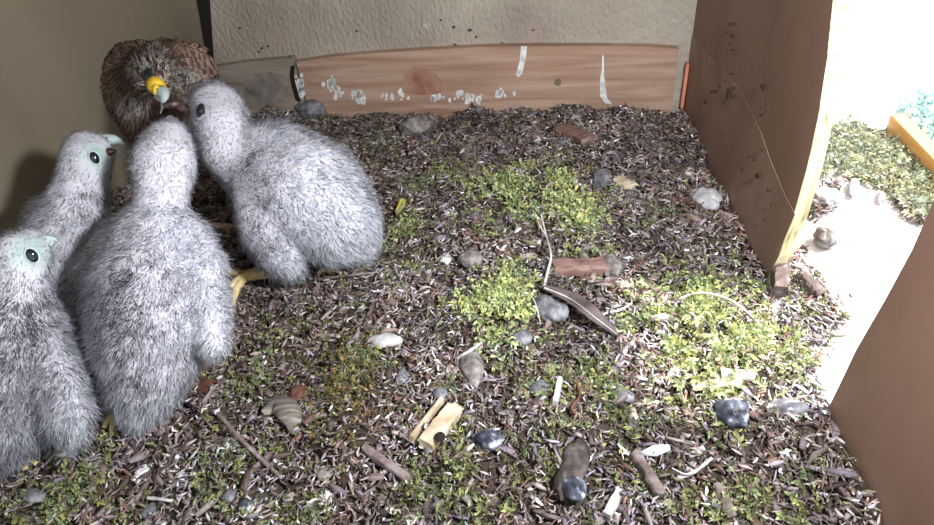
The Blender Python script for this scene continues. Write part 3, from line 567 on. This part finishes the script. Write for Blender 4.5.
m_leaf = noise_mat('dry_leaf', [(.06, .045, .045), (.13, .10, .10), (.20, .165, .16)], nscale=60, rough=.6, bump=.3, bscale=180, bdist=.0008)
leaf('dry_leaf', 'long dark dry leaf slanting across the blue-grey stone', 'leaf', [(544, 288, .010), (570, 299, .016), (594, 317, .014), (619, 336, .006)], 17, m_leaf, .5, rm=m_ptwig)
m_yl = noise_mat('yellow_leaf', [(.42, .40, .07), (.6, .56, .12), (.7, .66, .25)], nscale=60, rough=.6, bump=.2)
leaf('yellow_leaf', 'small bright yellow-green leaf right of the back chick', 'leaf', [(396, 214, .008), (401, 206, .012), (404, 199, .014)], 11, m_yl, .4)
m_str = noise_mat('striped_flake', [(.05, .045, .04), (.16, .145, .125), (.30, .28, .25)], scale=(1, 8, 1), nscale=40, rough=.8, bump=.5, bscale=200, bdist=.001)
leaf('bark_flake', 'grey-brown striped curled bark flake right of the dark shell', 'bark', [(262, 412, .008), (276, 401, .012), (290, 412, .012), (294, 434, .005)], 24, m_str, -.45, rib=False)
leaf('dry_leaf', 'small curled brown dry leaf beside the red-brown nut shell', 'leaf', [(228, 372, .005), (236, 366, .009), (244, 364, .008)], 10, m_leaf, .5)

# ---------------------------------------------------------------- birds
def body_mesh(name, balls, parent, m, voxel=.0032, smooth_it=6, col=(.56, .56, .63), face=None):
    """balls: chains of (px,py,z,r_px); one continuous voxel-fused skin"""
    parts = []; B = ico(2)
    for ch in balls:
        pts = []; 
        for (a, b, z_, r) in ch: p = P(a, b, z_); pts.append((p, r*mpp(p)))
        for i in range(len(pts)):
            if i == len(pts)-1: segs = [1.] if len(pts) > 1 else [0.]
            if i < len(pts)-1:
                (p0, r0), (p1, r1) = pts[i], pts[i+1]; d = np.linalg.norm(p1-p0); n = max(2, int(d/(min(r0, r1)*.28)))
                for k in range(n): t = k/n; parts.append((B[0]*(r0*(1-t)+r1*t)+(p0*(1-t)+p1*t), B[1]))
            else: parts.append((B[0]*pts[i][1]+pts[i][0], B[1]))
    v, f = join(*parts); me = bpy.data.meshes.new(name); me.from_pydata([tuple(a) for a in v], [], f); o = bpy.data.objects.new('tmp', me); COL.objects.link(o)
    r = o.modifiers.new('r', 'REMESH'); r.mode = 'VOXEL'; r.voxel_size = voxel; s = o.modifiers.new('s', 'SMOOTH'); s.iterations = smooth_it; s.factor = .6
    dg = bpy.context.evaluated_depsgraph_get(); ev = o.evaluated_get(dg); nm = bpy.data.meshes.new_from_object(ev)
    V = np.empty(len(nm.vertices)*3); nm.vertices.foreach_get('co', V); V = V.reshape(-1, 3); nm.calc_loop_triangles(); T = np.empty(len(nm.loop_triangles)*3, np.int32); nm.loop_triangles.foreach_get('vertices', T); T = T.reshape(-1, 3)
    Nn = np.empty(len(nm.vertices)*3); nm.vertices.foreach_get('normal', Nn); Nn = Nn.reshape(-1, 3); bpy.data.objects.remove(o); bpy.data.meshes.remove(nm)
    C_ = np.tile(np.array(col), (len(V), 1))
    if face: k = np.clip(1.6-np.linalg.norm(V-surf(V, Nn, *face)[0], axis=1)/.010, 0, 1)[:, None]; C_ = C_*(1-k)+np.array([.37, .48, .48])*k
    CV[0], CV[1] = V, Nn
    b = mobj('body', V, T, m, parent, smooth=True, col=C_); return b, V, T, Nn
def sample(V, T, Nn, n):
    A, B, C = V[T[:, 0]], V[T[:, 1]], V[T[:, 2]]; ar = np.linalg.norm(np.cross(B-A, C-A), axis=1); i = rng.choice(len(T), n, p=ar/ar.sum()); u = rng.random((n, 1)); v = rng.random((n, 1)); k = (u+v) > 1; u = np.where(k, 1-u, u); v = np.where(k, 1-v, v)
    p = A[i]*(1-u-v)+B[i]*u+C[i]*v; nn = Nn[T[i, 0]]*(1-u-v)+Nn[T[i, 1]]*u+Nn[T[i, 2]]*v; return p, nn/np.linalg.norm(nn, axis=1)[:, None]
def segs_near(p, chain):
    """for each p: tangent of the nearest chain segment"""
    best = np.full(len(p), 9.); T = np.zeros_like(p)
    for a, b in chain:
        a = np.asarray(a); b = np.asarray(b); d = b-a; t = np.clip(((p-a)@d)/(d@d), 0, 1); q = a+t[:, None]*d; ds = np.linalg.norm(p-q, axis=1); k = ds < best; best[k] = ds[k]; T[k] = d/np.linalg.norm(d)
    return T
def fur(parent, V, T, Nn, n, flow, length, width, colfn, m, name='down', lay=.55, rnd=.45, faces=(), lenfn=None):
    p, nn = sample(V, T, Nn, n); fl = segs_near(p, flow); fl = fl-(fl*nn).sum(1)[:, None]*nn; fl /= np.linalg.norm(fl, axis=1)[:, None]+1e-6
    clump = (np.stack([vnoise(p, 120, s) for s in (1, 2, 3)], 1)-.5)*1.1
    d = nn*(1-lay)+fl*lay+clump*.55+rng.normal(size=p.shape)*rnd*.4; d /= np.linalg.norm(d, axis=1)[:, None]
    L = length*rng.uniform(.55, 1.25, (n, 1))*np.where(rng.random((n, 1)) < .13, 1.75, 1); W = width*rng.uniform(.6, 1.3, (n, 1))
    if lenfn is not None: L = L*lenfn(p)[:, None]
    for (c, r, k) in faces: g = np.linalg.norm(p-c, axis=1) < r; L[g] *= k
    s = np.cross(d, rng.normal(size=p.shape)); s /= np.linalg.norm(s, axis=1)[:, None]; crl = rng.normal(size=p.shape)*.22
    p = p-nn*.0008; m1 = p+d*L*.5; tip = p+(d+crl+fl*.15)*L
    VV = np.stack([p-s*W*.5, p+s*W*.5, m1-s*W*.4, m1+s*W*.4, tip], 1); Fc = (np.arange(n)[:, None, None]*5+np.array([[0, 1, 3], [0, 3, 2], [2, 3, 4]])).reshape(-1, 3)
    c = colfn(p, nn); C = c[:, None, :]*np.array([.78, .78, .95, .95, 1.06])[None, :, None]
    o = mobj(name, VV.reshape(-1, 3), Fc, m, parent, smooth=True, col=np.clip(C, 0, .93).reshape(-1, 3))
    bn = nn*.6+d*.1+np.array([0, -.15, .40])+rng.normal(size=p.shape)*.10; bn /= np.linalg.norm(bn, axis=1)[:, None]; o.data.normals_split_custom_set_from_vertices(np.repeat(bn, 5, 0).tolist())
    o['kind'] = 'stuff'; return o
m_down = attr_mat('down', .9, .05, .3); m_skin = attr_mat('chick_skin', .8, .1)
m_beak = noise_mat('beak_horn', [(.30, .40, .42), (.46, .58, .58), (.60, .70, .68)], nscale=60, rough=.4, bump=.1, spec=.4)
m_beakd = flat('beak_dark', (.07, .09, .12), .35, .5)
m_eye = mat('eye', .06, .7)[0]; m_eye.node_tree.nodes['Principled BSDF'].inputs['Base Color'].default_value = (.006, .014, .022, 1)
m_lid = flat('eyelid', (.50, .60, .58), .6)
m_gape = flat('gape', (.055, .02, .02), .4, .4)
m_yel = noise_mat('yellow_leg', [(.46, .36, .15), (.62, .50, .25), (.74, .64, .38)], nscale=160, rough=.6, bump=.5, bscale=500, bdist=.0005)
m_yel2 = noise_mat('yellow_cere', [(.75, .44, .02), (.88, .58, .04), (.93, .72, .12)], nscale=120, rough=.45, bump=.2)
m_claw = flat('claw', (.03, .025, .025), .35, .5)

def beak(parent, base, tip, rad, side_up, m, gap=0., tipm=None):
    """hooked bill from base to tip; side_up = direction the ridge faces; gap opens the lower mandible"""
    base = np.asarray(base); tip = np.asarray(tip); u = tip-base; L = np.linalg.norm(u); u /= L; up = side_up-(side_up@u)*u; up /= np.linalg.norm(up)
    prof = [(-.25, 0, 1.05), (0, .02, 1.), (.3, .06, .86), (.55, .03, .66), (.78, -.10, .44), (.95, -.30, .24), (1., -.52, .05)]
    v, f = tube([base+u*L*a+up*L*b for a, b, _ in prof], [rad*r for *_, r in prof], 10, .85); mobj('upper_bill', v, f, m, parent, smooth=True)
    lo = [(-.2, -.42, .7), (.1, -.45-gap*.2, .62), (.4, -.42-gap*.7, .48), (.66, -.36-gap*1.2, .26), (.74, -.34-gap*1.35, .06)]
    sc = rad/L
    v, f = tube([base+u*L*a+up*L*(b*sc*1.5 if gap == 0 else b) for a, b, _ in lo], [rad*r for *_, r in lo], 9, .6); mobj('lower_bill', v, f, m, parent, smooth=True)
    if gap:
        v, f = tube([base-u*L*.15-up*L*.2, base+u*L*.25-up*L*(.2+gap*.3)], [rad*.75, rad*.35], 9); mobj('gape', v, f, m_gape, parent, smooth=True)
    for s in (1, -1):
        sd = np.cross(u, up)*s; c = base+u*L*.22+up*L*.10+sd*rad*.80; mobj('nostril', ICO[0]*rad*.13+c, ICO[1], m_claw, parent, smooth=True)
def eye_at(parent, c, r, nrm, ring=m_lid, tall=1.25):
    nrm = np.asarray(nrm)/np.linalg.norm(nrm); z_ = np.array([0, 0, 1.]); a = np.cross(z_, nrm); a /= np.linalg.norm(a); b = np.cross(nrm, a); M = np.stack([a*r*.82, b*r*tall, nrm*r*.6])
    e = mobj('eye', ICO[0]@M+c, ICO[1], m_eye, parent, smooth=True)
    pts = [c-nrm*r*.15+a*r*.92*math.cos(t)+b*r*(tall+.08)*math.sin(t) for t in np.linspace(0, 2*math.pi, 19)]; v, f = tube(pts, r*.16, 6); mobj('eyelid', v, f, ring, e, smooth=True)
def surf(V, Nn, px, py):
    """front-most skin point seen at a pixel"""
    a, b, d = proj(V); facing = ((V-EYE)*Nn).sum(1) < 0; e = (a-px)**2+(b-py)**2+np.where(facing, 0, 1e6)+np.clip(d-d[((a-px)**2+(b-py)**2) < 60].min() if (((a-px)**2+(b-py)**2) < 60).any() else 0, 0, 1)*2e4
    i = int(np.argmin(e)); return V[i].copy(), Nn[i].copy()
def leg(parent, top, ankle, toes, r=.0042, hind=None, m=m_yel, lab=None):
    parts = [tube(smooth_path([top, (np.asarray(top)+ankle)/2, ankle], 8), np.linspace(r*1.2, r, 9), 9)]; cl = []
    for t in toes:
        t = np.asarray(t); mid = (np.asarray(ankle)+t)/2+[0, 0, .004]; pp = smooth_path([ankle, mid, t], 10); rr = r*.78*(1+.14*np.sin(np.arange(11)*2.2))*np.linspace(1, .72, 11); parts.append(tube(pp, rr, 8))
        u = (t-mid)/np.linalg.norm(t-mid); cl.append(tube([t-u*.001, t+u*.004+[0, 0, .001], t+u*.007-[0, 0, .003]], [r*.5, r*.34, r*.06], 7))
    v, f = join(*parts); l = mobj('leg', v, f, m, parent, smooth=True); 
    for v, f in cl: mobj('claw', v, f, m_claw, l, smooth=True)
    return l
CV = [None, None]
def chickcol(seed, grey, greyw, blue=()):
    """grey: list of (point, radius, strength) of darker feather tracts"""
    grey = [((surf(CV[0], CV[1], g[0], g[1])[0]), g[2]*1.25, g[3]) for g in grey]
    def fn(p, nn):
        q = vnoise(p, 60, seed)*.45+vnoise(p, 190, seed+1)*.55; base = np.array([.70, .73, .81])[None]*(.80+.32*q)[:, None]; g = np.clip((.50-q)*3.4, 0, 1)*greyw
        for c, r, s in grey: g = g+s*np.exp(-(np.linalg.norm(p-c, axis=1)/r)**2)*(.45+.9*vnoise(p, 160, seed+5))
        g = np.clip(g+(rng.random(len(p)) < .05)*.35, 0, 1)[:, None]; c = base*(1-g)+np.array([.17, .145, .19])*g
        for cc, r, s in blue:
            k = (s*np.clip(1.35-np.linalg.norm(p-cc, axis=1)/r, 0, 1))[:, None]; k = np.clip(k, 0, 1); c = c*(1-k)+np.array([.37, .48, .48])*k
        return c*rng.uniform(.88, 1.1, (len(p), 1))
    return fn
def pix(a, b, z_): return P(a, b, z_)
def zchain(ch): return [(P(a[0], a[1], a[2]), P(b[0], b[1], b[2])) for a, b in zip(ch[:-1], ch[1:])]
def base_of(ch): q = np.mean([P(a, b, z_) for a, b, z_, _ in ch], 0); return np.array([q[0], q[1], float(hz([q[0]], [q[1]])[0])])

# middle chick, seen from behind
A1 = [(139, 412, .026, 20), (146, 380, .042, 38), (152, 335, .060, 56), (155, 285, .078, 58), (157, 243, .096, 44), (161, 210, .114, 23), (163, 184, .128, 27), (164, 164, .137, 31), (168, 143, .144, 23), (172, 128, .147, 11)]
Aw1 = [(122, 240, .098, 22), (104, 275, .080, 26), (100, 310, .064, 24), (112, 350, .050, 22)]
Aw2 = [(188, 238, .098, 22), (202, 270, .085, 24), (208, 310, .070, 22), (213, 345, .058, 16)]
Al = [(125, 360, .045, 30), (124, 395, .03, 20)]
t = empty('kestrel_chick', base_of(A1), 'fluffy white kestrel chick in the middle of the row, seen from behind', 'chick', 'kestrel chicks in the nest box')
b, V, T, Nn = body_mesh('body', [A1, Aw1, Aw2], t, m_skin)
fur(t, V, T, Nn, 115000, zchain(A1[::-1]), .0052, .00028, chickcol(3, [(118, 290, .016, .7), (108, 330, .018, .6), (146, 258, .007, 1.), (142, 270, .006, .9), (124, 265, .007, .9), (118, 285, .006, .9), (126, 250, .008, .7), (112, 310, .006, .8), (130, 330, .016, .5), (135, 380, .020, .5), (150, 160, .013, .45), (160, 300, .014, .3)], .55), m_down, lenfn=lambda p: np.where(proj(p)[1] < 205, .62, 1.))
hd = P(168, 132, .147); tp = P(172, 111, .149); beak(t, hd, tp, .0052, np.array([0, 0, 1.]), m_beak)
for s in (-1, 1):
    q = P(167, 142, .144)+np.array([s*.0125, .010, -.002]); eye_at(t, q, .0036, np.array([s*.9, .6, .1]))
q = P(146, 385, .03); leg(t, q, G(118, 415, .006), [G(104, 428, .004), G(103, 418, .004), G(112, 436, .003)], .0030)
q = P(165, 375, .03); leg(t, q, G(165, 385, .006), [G(158, 376, .004), G(168, 370, .004), G(180, 378, .004)], .0030)

# back chick, body side-on, reaching left for the food
C1 = [(362, 246, .035, 17), (338, 224, .052, 44), (308, 198, .066, 62), (276, 172, .080, 52), (246, 160, .096, 33), (224, 150, .110, 25), (221, 130, .122, 28), (217, 110, .130, 27), (208, 98, .130, 18)]
Cw = [(262, 190, .080, 30), (268, 228, .060, 30), (282, 255, .038, 24), (290, 268, .028, 15)]
Cf = [(205, 140, .108, 18), (200, 125, .118, 15)]
t = empty('kestrel_chick', base_of(C1), 'fluffy white kestrel chick at the back with its body side-on, reaching left for food', 'chick', 'kestrel chicks in the nest box')
b, V, T, Nn = body_mesh('body', [C1, Cw, Cf], t, m_skin)
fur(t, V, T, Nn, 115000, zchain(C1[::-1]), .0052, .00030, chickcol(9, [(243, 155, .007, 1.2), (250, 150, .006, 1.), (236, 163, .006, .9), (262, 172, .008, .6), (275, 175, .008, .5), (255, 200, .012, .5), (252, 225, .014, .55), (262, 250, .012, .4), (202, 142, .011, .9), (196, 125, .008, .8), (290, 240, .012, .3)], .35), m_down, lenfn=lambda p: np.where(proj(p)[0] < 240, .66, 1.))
beak(t, P(199, 101, .130), P(184, 107, .124), .0058, np.array([0, 0, 1.]), m_beakd)
q, n_ = surf(V, Nn, 198, 108); eye_at(t, q+n_*.0006, .0050, np.array([-.5, -.6, .4]), m_claw)
leg(t, P(272, 270, .022), G(246, 276, .008), [G(214, 272, .006), G(222, 300, .004), G(231, 306, .004)], .0056)
leg(t, P(335, 258, .03), G(330, 272, .006), [G(318, 274, .004), G(330, 268, .004), G(342, 274, .004)], .0030)

# left chick behind the others, beak open, in profile
B1 = [(62, 330, .02, 26), (66, 290, .05, 40), (66, 245, .078, 40), (76, 205, .100, 28), (82, 182, .115, 23), (86, 162, .126, 24), (87, 152, .130, 22)]
Bw = [(50, 215, .085, 20), (46, 250, .07, 20)]
Bf = [(90, 150, .131, 19), (101, 150, .131, 12)]
t = empty('kestrel_chick', base_of(B1), 'fluffy white kestrel chick beside the left wall in profile, bill open towards the adult', 'chick', 'kestrel chicks in the nest box')
b, V, T, Nn = body_mesh('body', [B1, Bw, Bf], t, m_skin, face=(104, 152))
fc, fn_ = surf(V, Nn, 104, 152)
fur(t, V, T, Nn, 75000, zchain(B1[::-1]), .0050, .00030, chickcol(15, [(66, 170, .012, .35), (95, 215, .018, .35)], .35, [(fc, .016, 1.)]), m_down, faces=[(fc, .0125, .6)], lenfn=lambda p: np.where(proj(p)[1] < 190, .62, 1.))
beak(t, P(105, 142, .132), P(122, 139, .131), .0074, RM@np.array([-.25, 1., .1]), m_beak, .42)
v, f = tube([P(101, 150, .131), P(108, 152, .130), P(116, 151, .130)], [.0055, .0050, .0012], 10, .8); mobj('mouth_lining', v, f, m_gape, t, smooth=True)
q, n_ = surf(V, Nn, 98, 156); eye_at(t, q+n_*.0025, .0040, np.array([.45, -.75, .35]))
leg(t, P(66, 330, .02), G(70, 335, .006), [G(60, 345, .004), G(74, 348, .004), G(84, 342, .004)], .0030)
leg(t, P(46, 322, .02), G(46, 328, .006), [G(38, 336, .004), G(48, 340, .004), G(56, 338, .004)], .0030)

# near left chick cut by the frame
D1 = [(6, 452, .026, 20), (8, 415, .045, 45), (12, 370, .065, 58), (14, 325, .090, 42), (18, 292, .110, 28), (19, 270, .122, 26), (22, 256, .128, 27)]
Dw = [(40, 330, .085, 20), (56, 375, .065, 24), (68, 415, .045, 24), (74, 436, .034, 15)]
Df = [(28, 247, .130, 20), (38, 242, .130, 11)]
t = empty('kestrel_chick', base_of(D1), 'fluffy white kestrel chick nearest at the left, cut by the picture edge', 'chick', 'kestrel chicks in the nest box')
b, V, T, Nn = body_mesh('body', [D1, Dw, Df], t, m_skin, face=(38, 252))
fc, fn_ = surf(V, Nn, 38, 252)
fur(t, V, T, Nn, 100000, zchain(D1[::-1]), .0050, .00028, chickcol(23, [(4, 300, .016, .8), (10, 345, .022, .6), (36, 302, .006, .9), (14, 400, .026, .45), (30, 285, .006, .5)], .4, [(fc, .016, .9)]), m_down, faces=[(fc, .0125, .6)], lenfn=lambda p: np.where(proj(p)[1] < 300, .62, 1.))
beak(t, P(42, 243, .131), P(53, 236, .131), .0050, RM@np.array([-.3, 1., .1]), m_beakd if False else m_beak)
q, n_ = surf(V, Nn, 33, 257); eye_at(t, q+n_*.0025, .0037, np.array([.45, -.75, .35]))
leg(t, P(20, 450, .02), G(22, 456, .006), [G(14, 468, .004), G(26, 470, .004), G(38, 464, .004)], .0030)
leg(t, P(-20, 450, .02), G(-22, 456, .006), [G(-34, 468, .004), G(-22, 470, .004), G(-10, 464, .004)], .0030)

# adult kestrel bent over the food in the corner
E1 = [(150, 118, .05, 36), (140, 92, .085, 40), (143, 76, .105, 34), (150, 66, .120, 24)]
El = [(122, 62, .105, 20), (104, 76, .088, 22), (104, 100, .065, 28), (108, 118, .05, 26)]
Er = [(170, 60, .105, 20), (190, 63, .095, 20), (199, 76, .08, 17), (188, 100, .06, 19)]
Eh = [(150, 62, .135, 17), (152, 74, .141, 18), (157, 86, .140, 13)]
t = empty('kestrel', base_of(E1), 'brown barred adult kestrel bent over its food in the back left corner', 'bird')
b, V, T, Nn = body_mesh('body', [E1, El, Er, Eh], t, m_skin, col=(.10, .06, .045))
def feathers(parent, V, T, Nn, n, centre):
    p, nn = sample(V, T, Nn, n); a_, b_, _ = proj(p); fl = p-centre; fl = fl+[0, 0, -.02]; fl = fl-(fl*nn).sum(1)[:, None]*nn; fl /= np.linalg.norm(fl, axis=1)[:, None]+1e-6
    hd = np.exp(-((a_-152)/20)**2-((b_-70)/24)**2); d = fl*.97+nn*.04+rng.normal(size=p.shape)*.09; d /= np.linalg.norm(d, axis=1)[:, None]; s = np.cross(nn, d); s /= np.linalg.norm(s, axis=1)[:, None]
    L = (rng.uniform(.014, .021, n)*(1-.5*hd))[:, None]; W = L*(.33-.14*hd)[:, None]; VV = []; C = []; tone = rng.uniform(.55, 1.35, (n, 1)); mix = (np.clip(hd*1.9-.5, 0, 1)*.9*(rng.random(n) < .75))[:, None]
    lit = np.clip((a_-172)/14, 0, 1)[:, None]*np.clip((90-b_)/20, 0, 1)[:, None]; cheek = (np.exp(-((a_-181)/11)**2-((b_-80)/13)**2))[:, None]; chin = (np.exp(-((a_-134)/12)**2-((b_-103)/8)**2))[:, None]  # lit: upper right wing lighter, light painted into the feather colour
    for t_, w_, br in [(0, .35, 0), (.22, .8, 1), (.42, 1., 0), (.62, .95, 1), (.80, .75, 0), (1., .12, 2)]:
        c = p+d*L*t_+nn*.0012*(1-t_)+nn*L*.05*math.sin(3*t_)-nn*L*.22*t_*t_; VV += [c-s*W*.5*w_, c+nn*.0004, c+s*W*.5*w_]
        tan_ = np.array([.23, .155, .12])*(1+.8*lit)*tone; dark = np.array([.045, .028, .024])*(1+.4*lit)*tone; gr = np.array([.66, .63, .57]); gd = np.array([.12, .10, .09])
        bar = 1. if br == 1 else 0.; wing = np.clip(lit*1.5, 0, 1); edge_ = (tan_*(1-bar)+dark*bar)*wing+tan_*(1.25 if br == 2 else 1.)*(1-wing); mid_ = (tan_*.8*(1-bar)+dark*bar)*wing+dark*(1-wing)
        k = np.clip(mix+cheek+chin, 0, 1); edge_ = edge_*(1-k)+gr*k; mid_ = mid_*(1-k)+(gd if br == 1 else gr*.7)*k; C += [edge_, mid_, edge_]
    VV = np.stack(VV, 1); C = np.stack(C, 1); f = []
    for i in range(5):
        for k in range(2): a, b = i*3+k, i*3+k+1; f += [[a, b, b+3], [a, b+3, a+3]]
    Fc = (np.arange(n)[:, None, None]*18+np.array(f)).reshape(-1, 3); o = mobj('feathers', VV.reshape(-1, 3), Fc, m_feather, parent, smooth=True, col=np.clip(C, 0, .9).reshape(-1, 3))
    bn = nn+rng.normal(size=p.shape)*.14; bn /= np.linalg.norm(bn, axis=1)[:, None]; o['kind'] = 'stuff'
m_feather = attr_mat('feather', .8, .12)
def facecol(p, nn):
    a, b_, _ = proj(p); th = np.arctan2(b_-90, a-156); q = np.sin(th*26+3*vnoise(p, 90, 5))*.5+.5; bar = np.where(a > 166, np.sin((b_+.35*a)*.95)*.5+.5, q)
    c = np.array([.78, .74, .68])*(.14+1.0*bar[:, None]); c = np.where((np.hypot(a-157, b_-60) > 14)[:, None] & (b_ < 62)[:, None], c*np.array([.55, .42, .36]), c); return c*rng.uniform(.7, 1.2, (len(p), 1))
def facelen(p): a, b_, _ = proj(p); return np.where((((a-153)/21)**2+((b_-72)/24)**2 < 1) | (((a-182)/10)**2+((b_-82)/13)**2 < 1) | (((a-140)/14)**2+((b_-106)/8)**2 < 1), 1., .02)
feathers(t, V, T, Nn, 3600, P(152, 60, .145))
fur(t, V, T, Nn, 60000, [(P(156, 92, .15), P(152, 60, .13)), (P(156, 92, .15), P(190, 78, .12)), (P(156, 92, .15), P(128, 80, .12))], .0075, .0007, facecol, m_feather, name='face_feathers', lay=.75, rnd=.2, lenfn=facelen)
def headbump(px, py, off, z_=None):
    q, n_ = surf(V, Nn, px, py); return q+n_*off, n_
q, n_ = headbump(150, 70, .0050); eye_at(t, q, .0046, n_, m_claw, 1.5)
q, n_ = headbump(157, 89, .002); tp = P(165, 98, .148)
v, f = tube([q-(tp-q)*.35, q+(tp-q)*.05, q+(tp-q)*.45], [.0055, .0086, .0066], 12); mobj('cere', v, f, m_yel2, t, smooth=True)
v, f = tube([P(155, 82, .148), P(156, 87, .150), P(158, 92, .150)], [.0015, .0032, .004], 9); mobj('yellow_lore', v, f, m_yel2, t, smooth=True)
beak(t, q+(tp-q)*.62, tp+(tp-q)*.12, .0066, RM@np.array([.6, .9, .3]), m_beak)
qn = q+(tp-q)*.12; dv = (EYE-qn)/np.linalg.norm(EYE-qn); mobj('nostril_hole', ICO[0]*.0014+qn+dv*.0092, ICO[1], m_claw, t, smooth=True)
v, f = tube(smooth_path([P(168, 62, .07), P(200, 64, .05), P(214, 72, .03)], 6), [.02, .018, .016, .013, .010, .008, .006], 8, .25)
leg(t, P(140, 120, .03), G(140, 128, .006), [G(130, 136, .004), G(142, 138, .004), G(154, 134, .004)], .0036)
leg(t, P(165, 118, .03), G(166, 126, .006), [G(158, 134, .004), G(168, 136, .004), G(178, 132, .004)], .0036)
# the food
m_meat = noise_mat('meat', [(.015, .01, .01), (.04, .022, .02), (.13, .09, .085)], nscale=90, rough=.45, bump=.6, bscale=260, bdist=.001, spec=.5)
pp = smooth_path([P(164, 106, .150), P(176, 104, .149), P(188, 112, .138), P(190, 122, .125), P(196, 132, .112)], 16)
v, f = tube(pp, np.array([2, 3, 4, 4.5, 5, 5, 4.6, 4.8, 5, 4.6, 4, 3.6, 3.8, 3.2, 2.6, 2, 1])*.0009, 9, seed=4, rough_=.5); o = tag(mobj('prey_scrap', v, f, m_meat, origin=pp[0], smooth=True), 'dark scrap of prey held in the adult kestrel bill', 'food')

# board on the ledge outside and greenery beyond it
m_ob = noise_mat('orange_board', [(.62, .36, .12), (.74, .47, .19), (.80, .56, .27)], scale=(1, 1, 8), nscale=10, rough=.6, bump=.15)
a = P(884, 133, -.006); b = P(940, 196, -.006); n_ = np.array([-(b-a)[1], (b-a)[0], 0]); n_ /= np.linalg.norm(n_); n_ = n_ if n_[0] > 0 else -n_; b = b+(b-a)*.5
V = [np.array([p_[0], p_[1], z_]) for z_ in (-.006, PW(885, 108, a, b)[2]) for p_ in (a, b, b+n_*.014, a+n_*.014)]
o = tag(mobj('ledge_board', V, [(0, 3, 2, 1), (4, 5, 6, 7), (0, 1, 5, 4), (1, 2, 6, 5), (2, 3, 7, 6), (3, 0, 4, 7)], m_ob, origin=a), 'orange-brown wooden board standing on edge on the sunlit ledge', 'board')
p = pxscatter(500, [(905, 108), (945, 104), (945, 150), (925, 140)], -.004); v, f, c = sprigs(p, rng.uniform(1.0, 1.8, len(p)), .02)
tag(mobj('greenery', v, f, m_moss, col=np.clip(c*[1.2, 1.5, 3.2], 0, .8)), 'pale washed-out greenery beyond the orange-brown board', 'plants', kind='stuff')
GR = {'stone': 'stones lying in the litter', 'pellet': 'regurgitated pellets', 'twig': 'twigs in the litter', 'dropping': 'white droppings', 'shell': 'brown shells', 'stick': 'broken sticks'}
for o in bpy.data.objects:
    if o.get('category') in GR and not o.get('group'): o['group'] = GR[o['category']]
for o in bpy.data.objects:
    if '_o' in o: del o['_o']
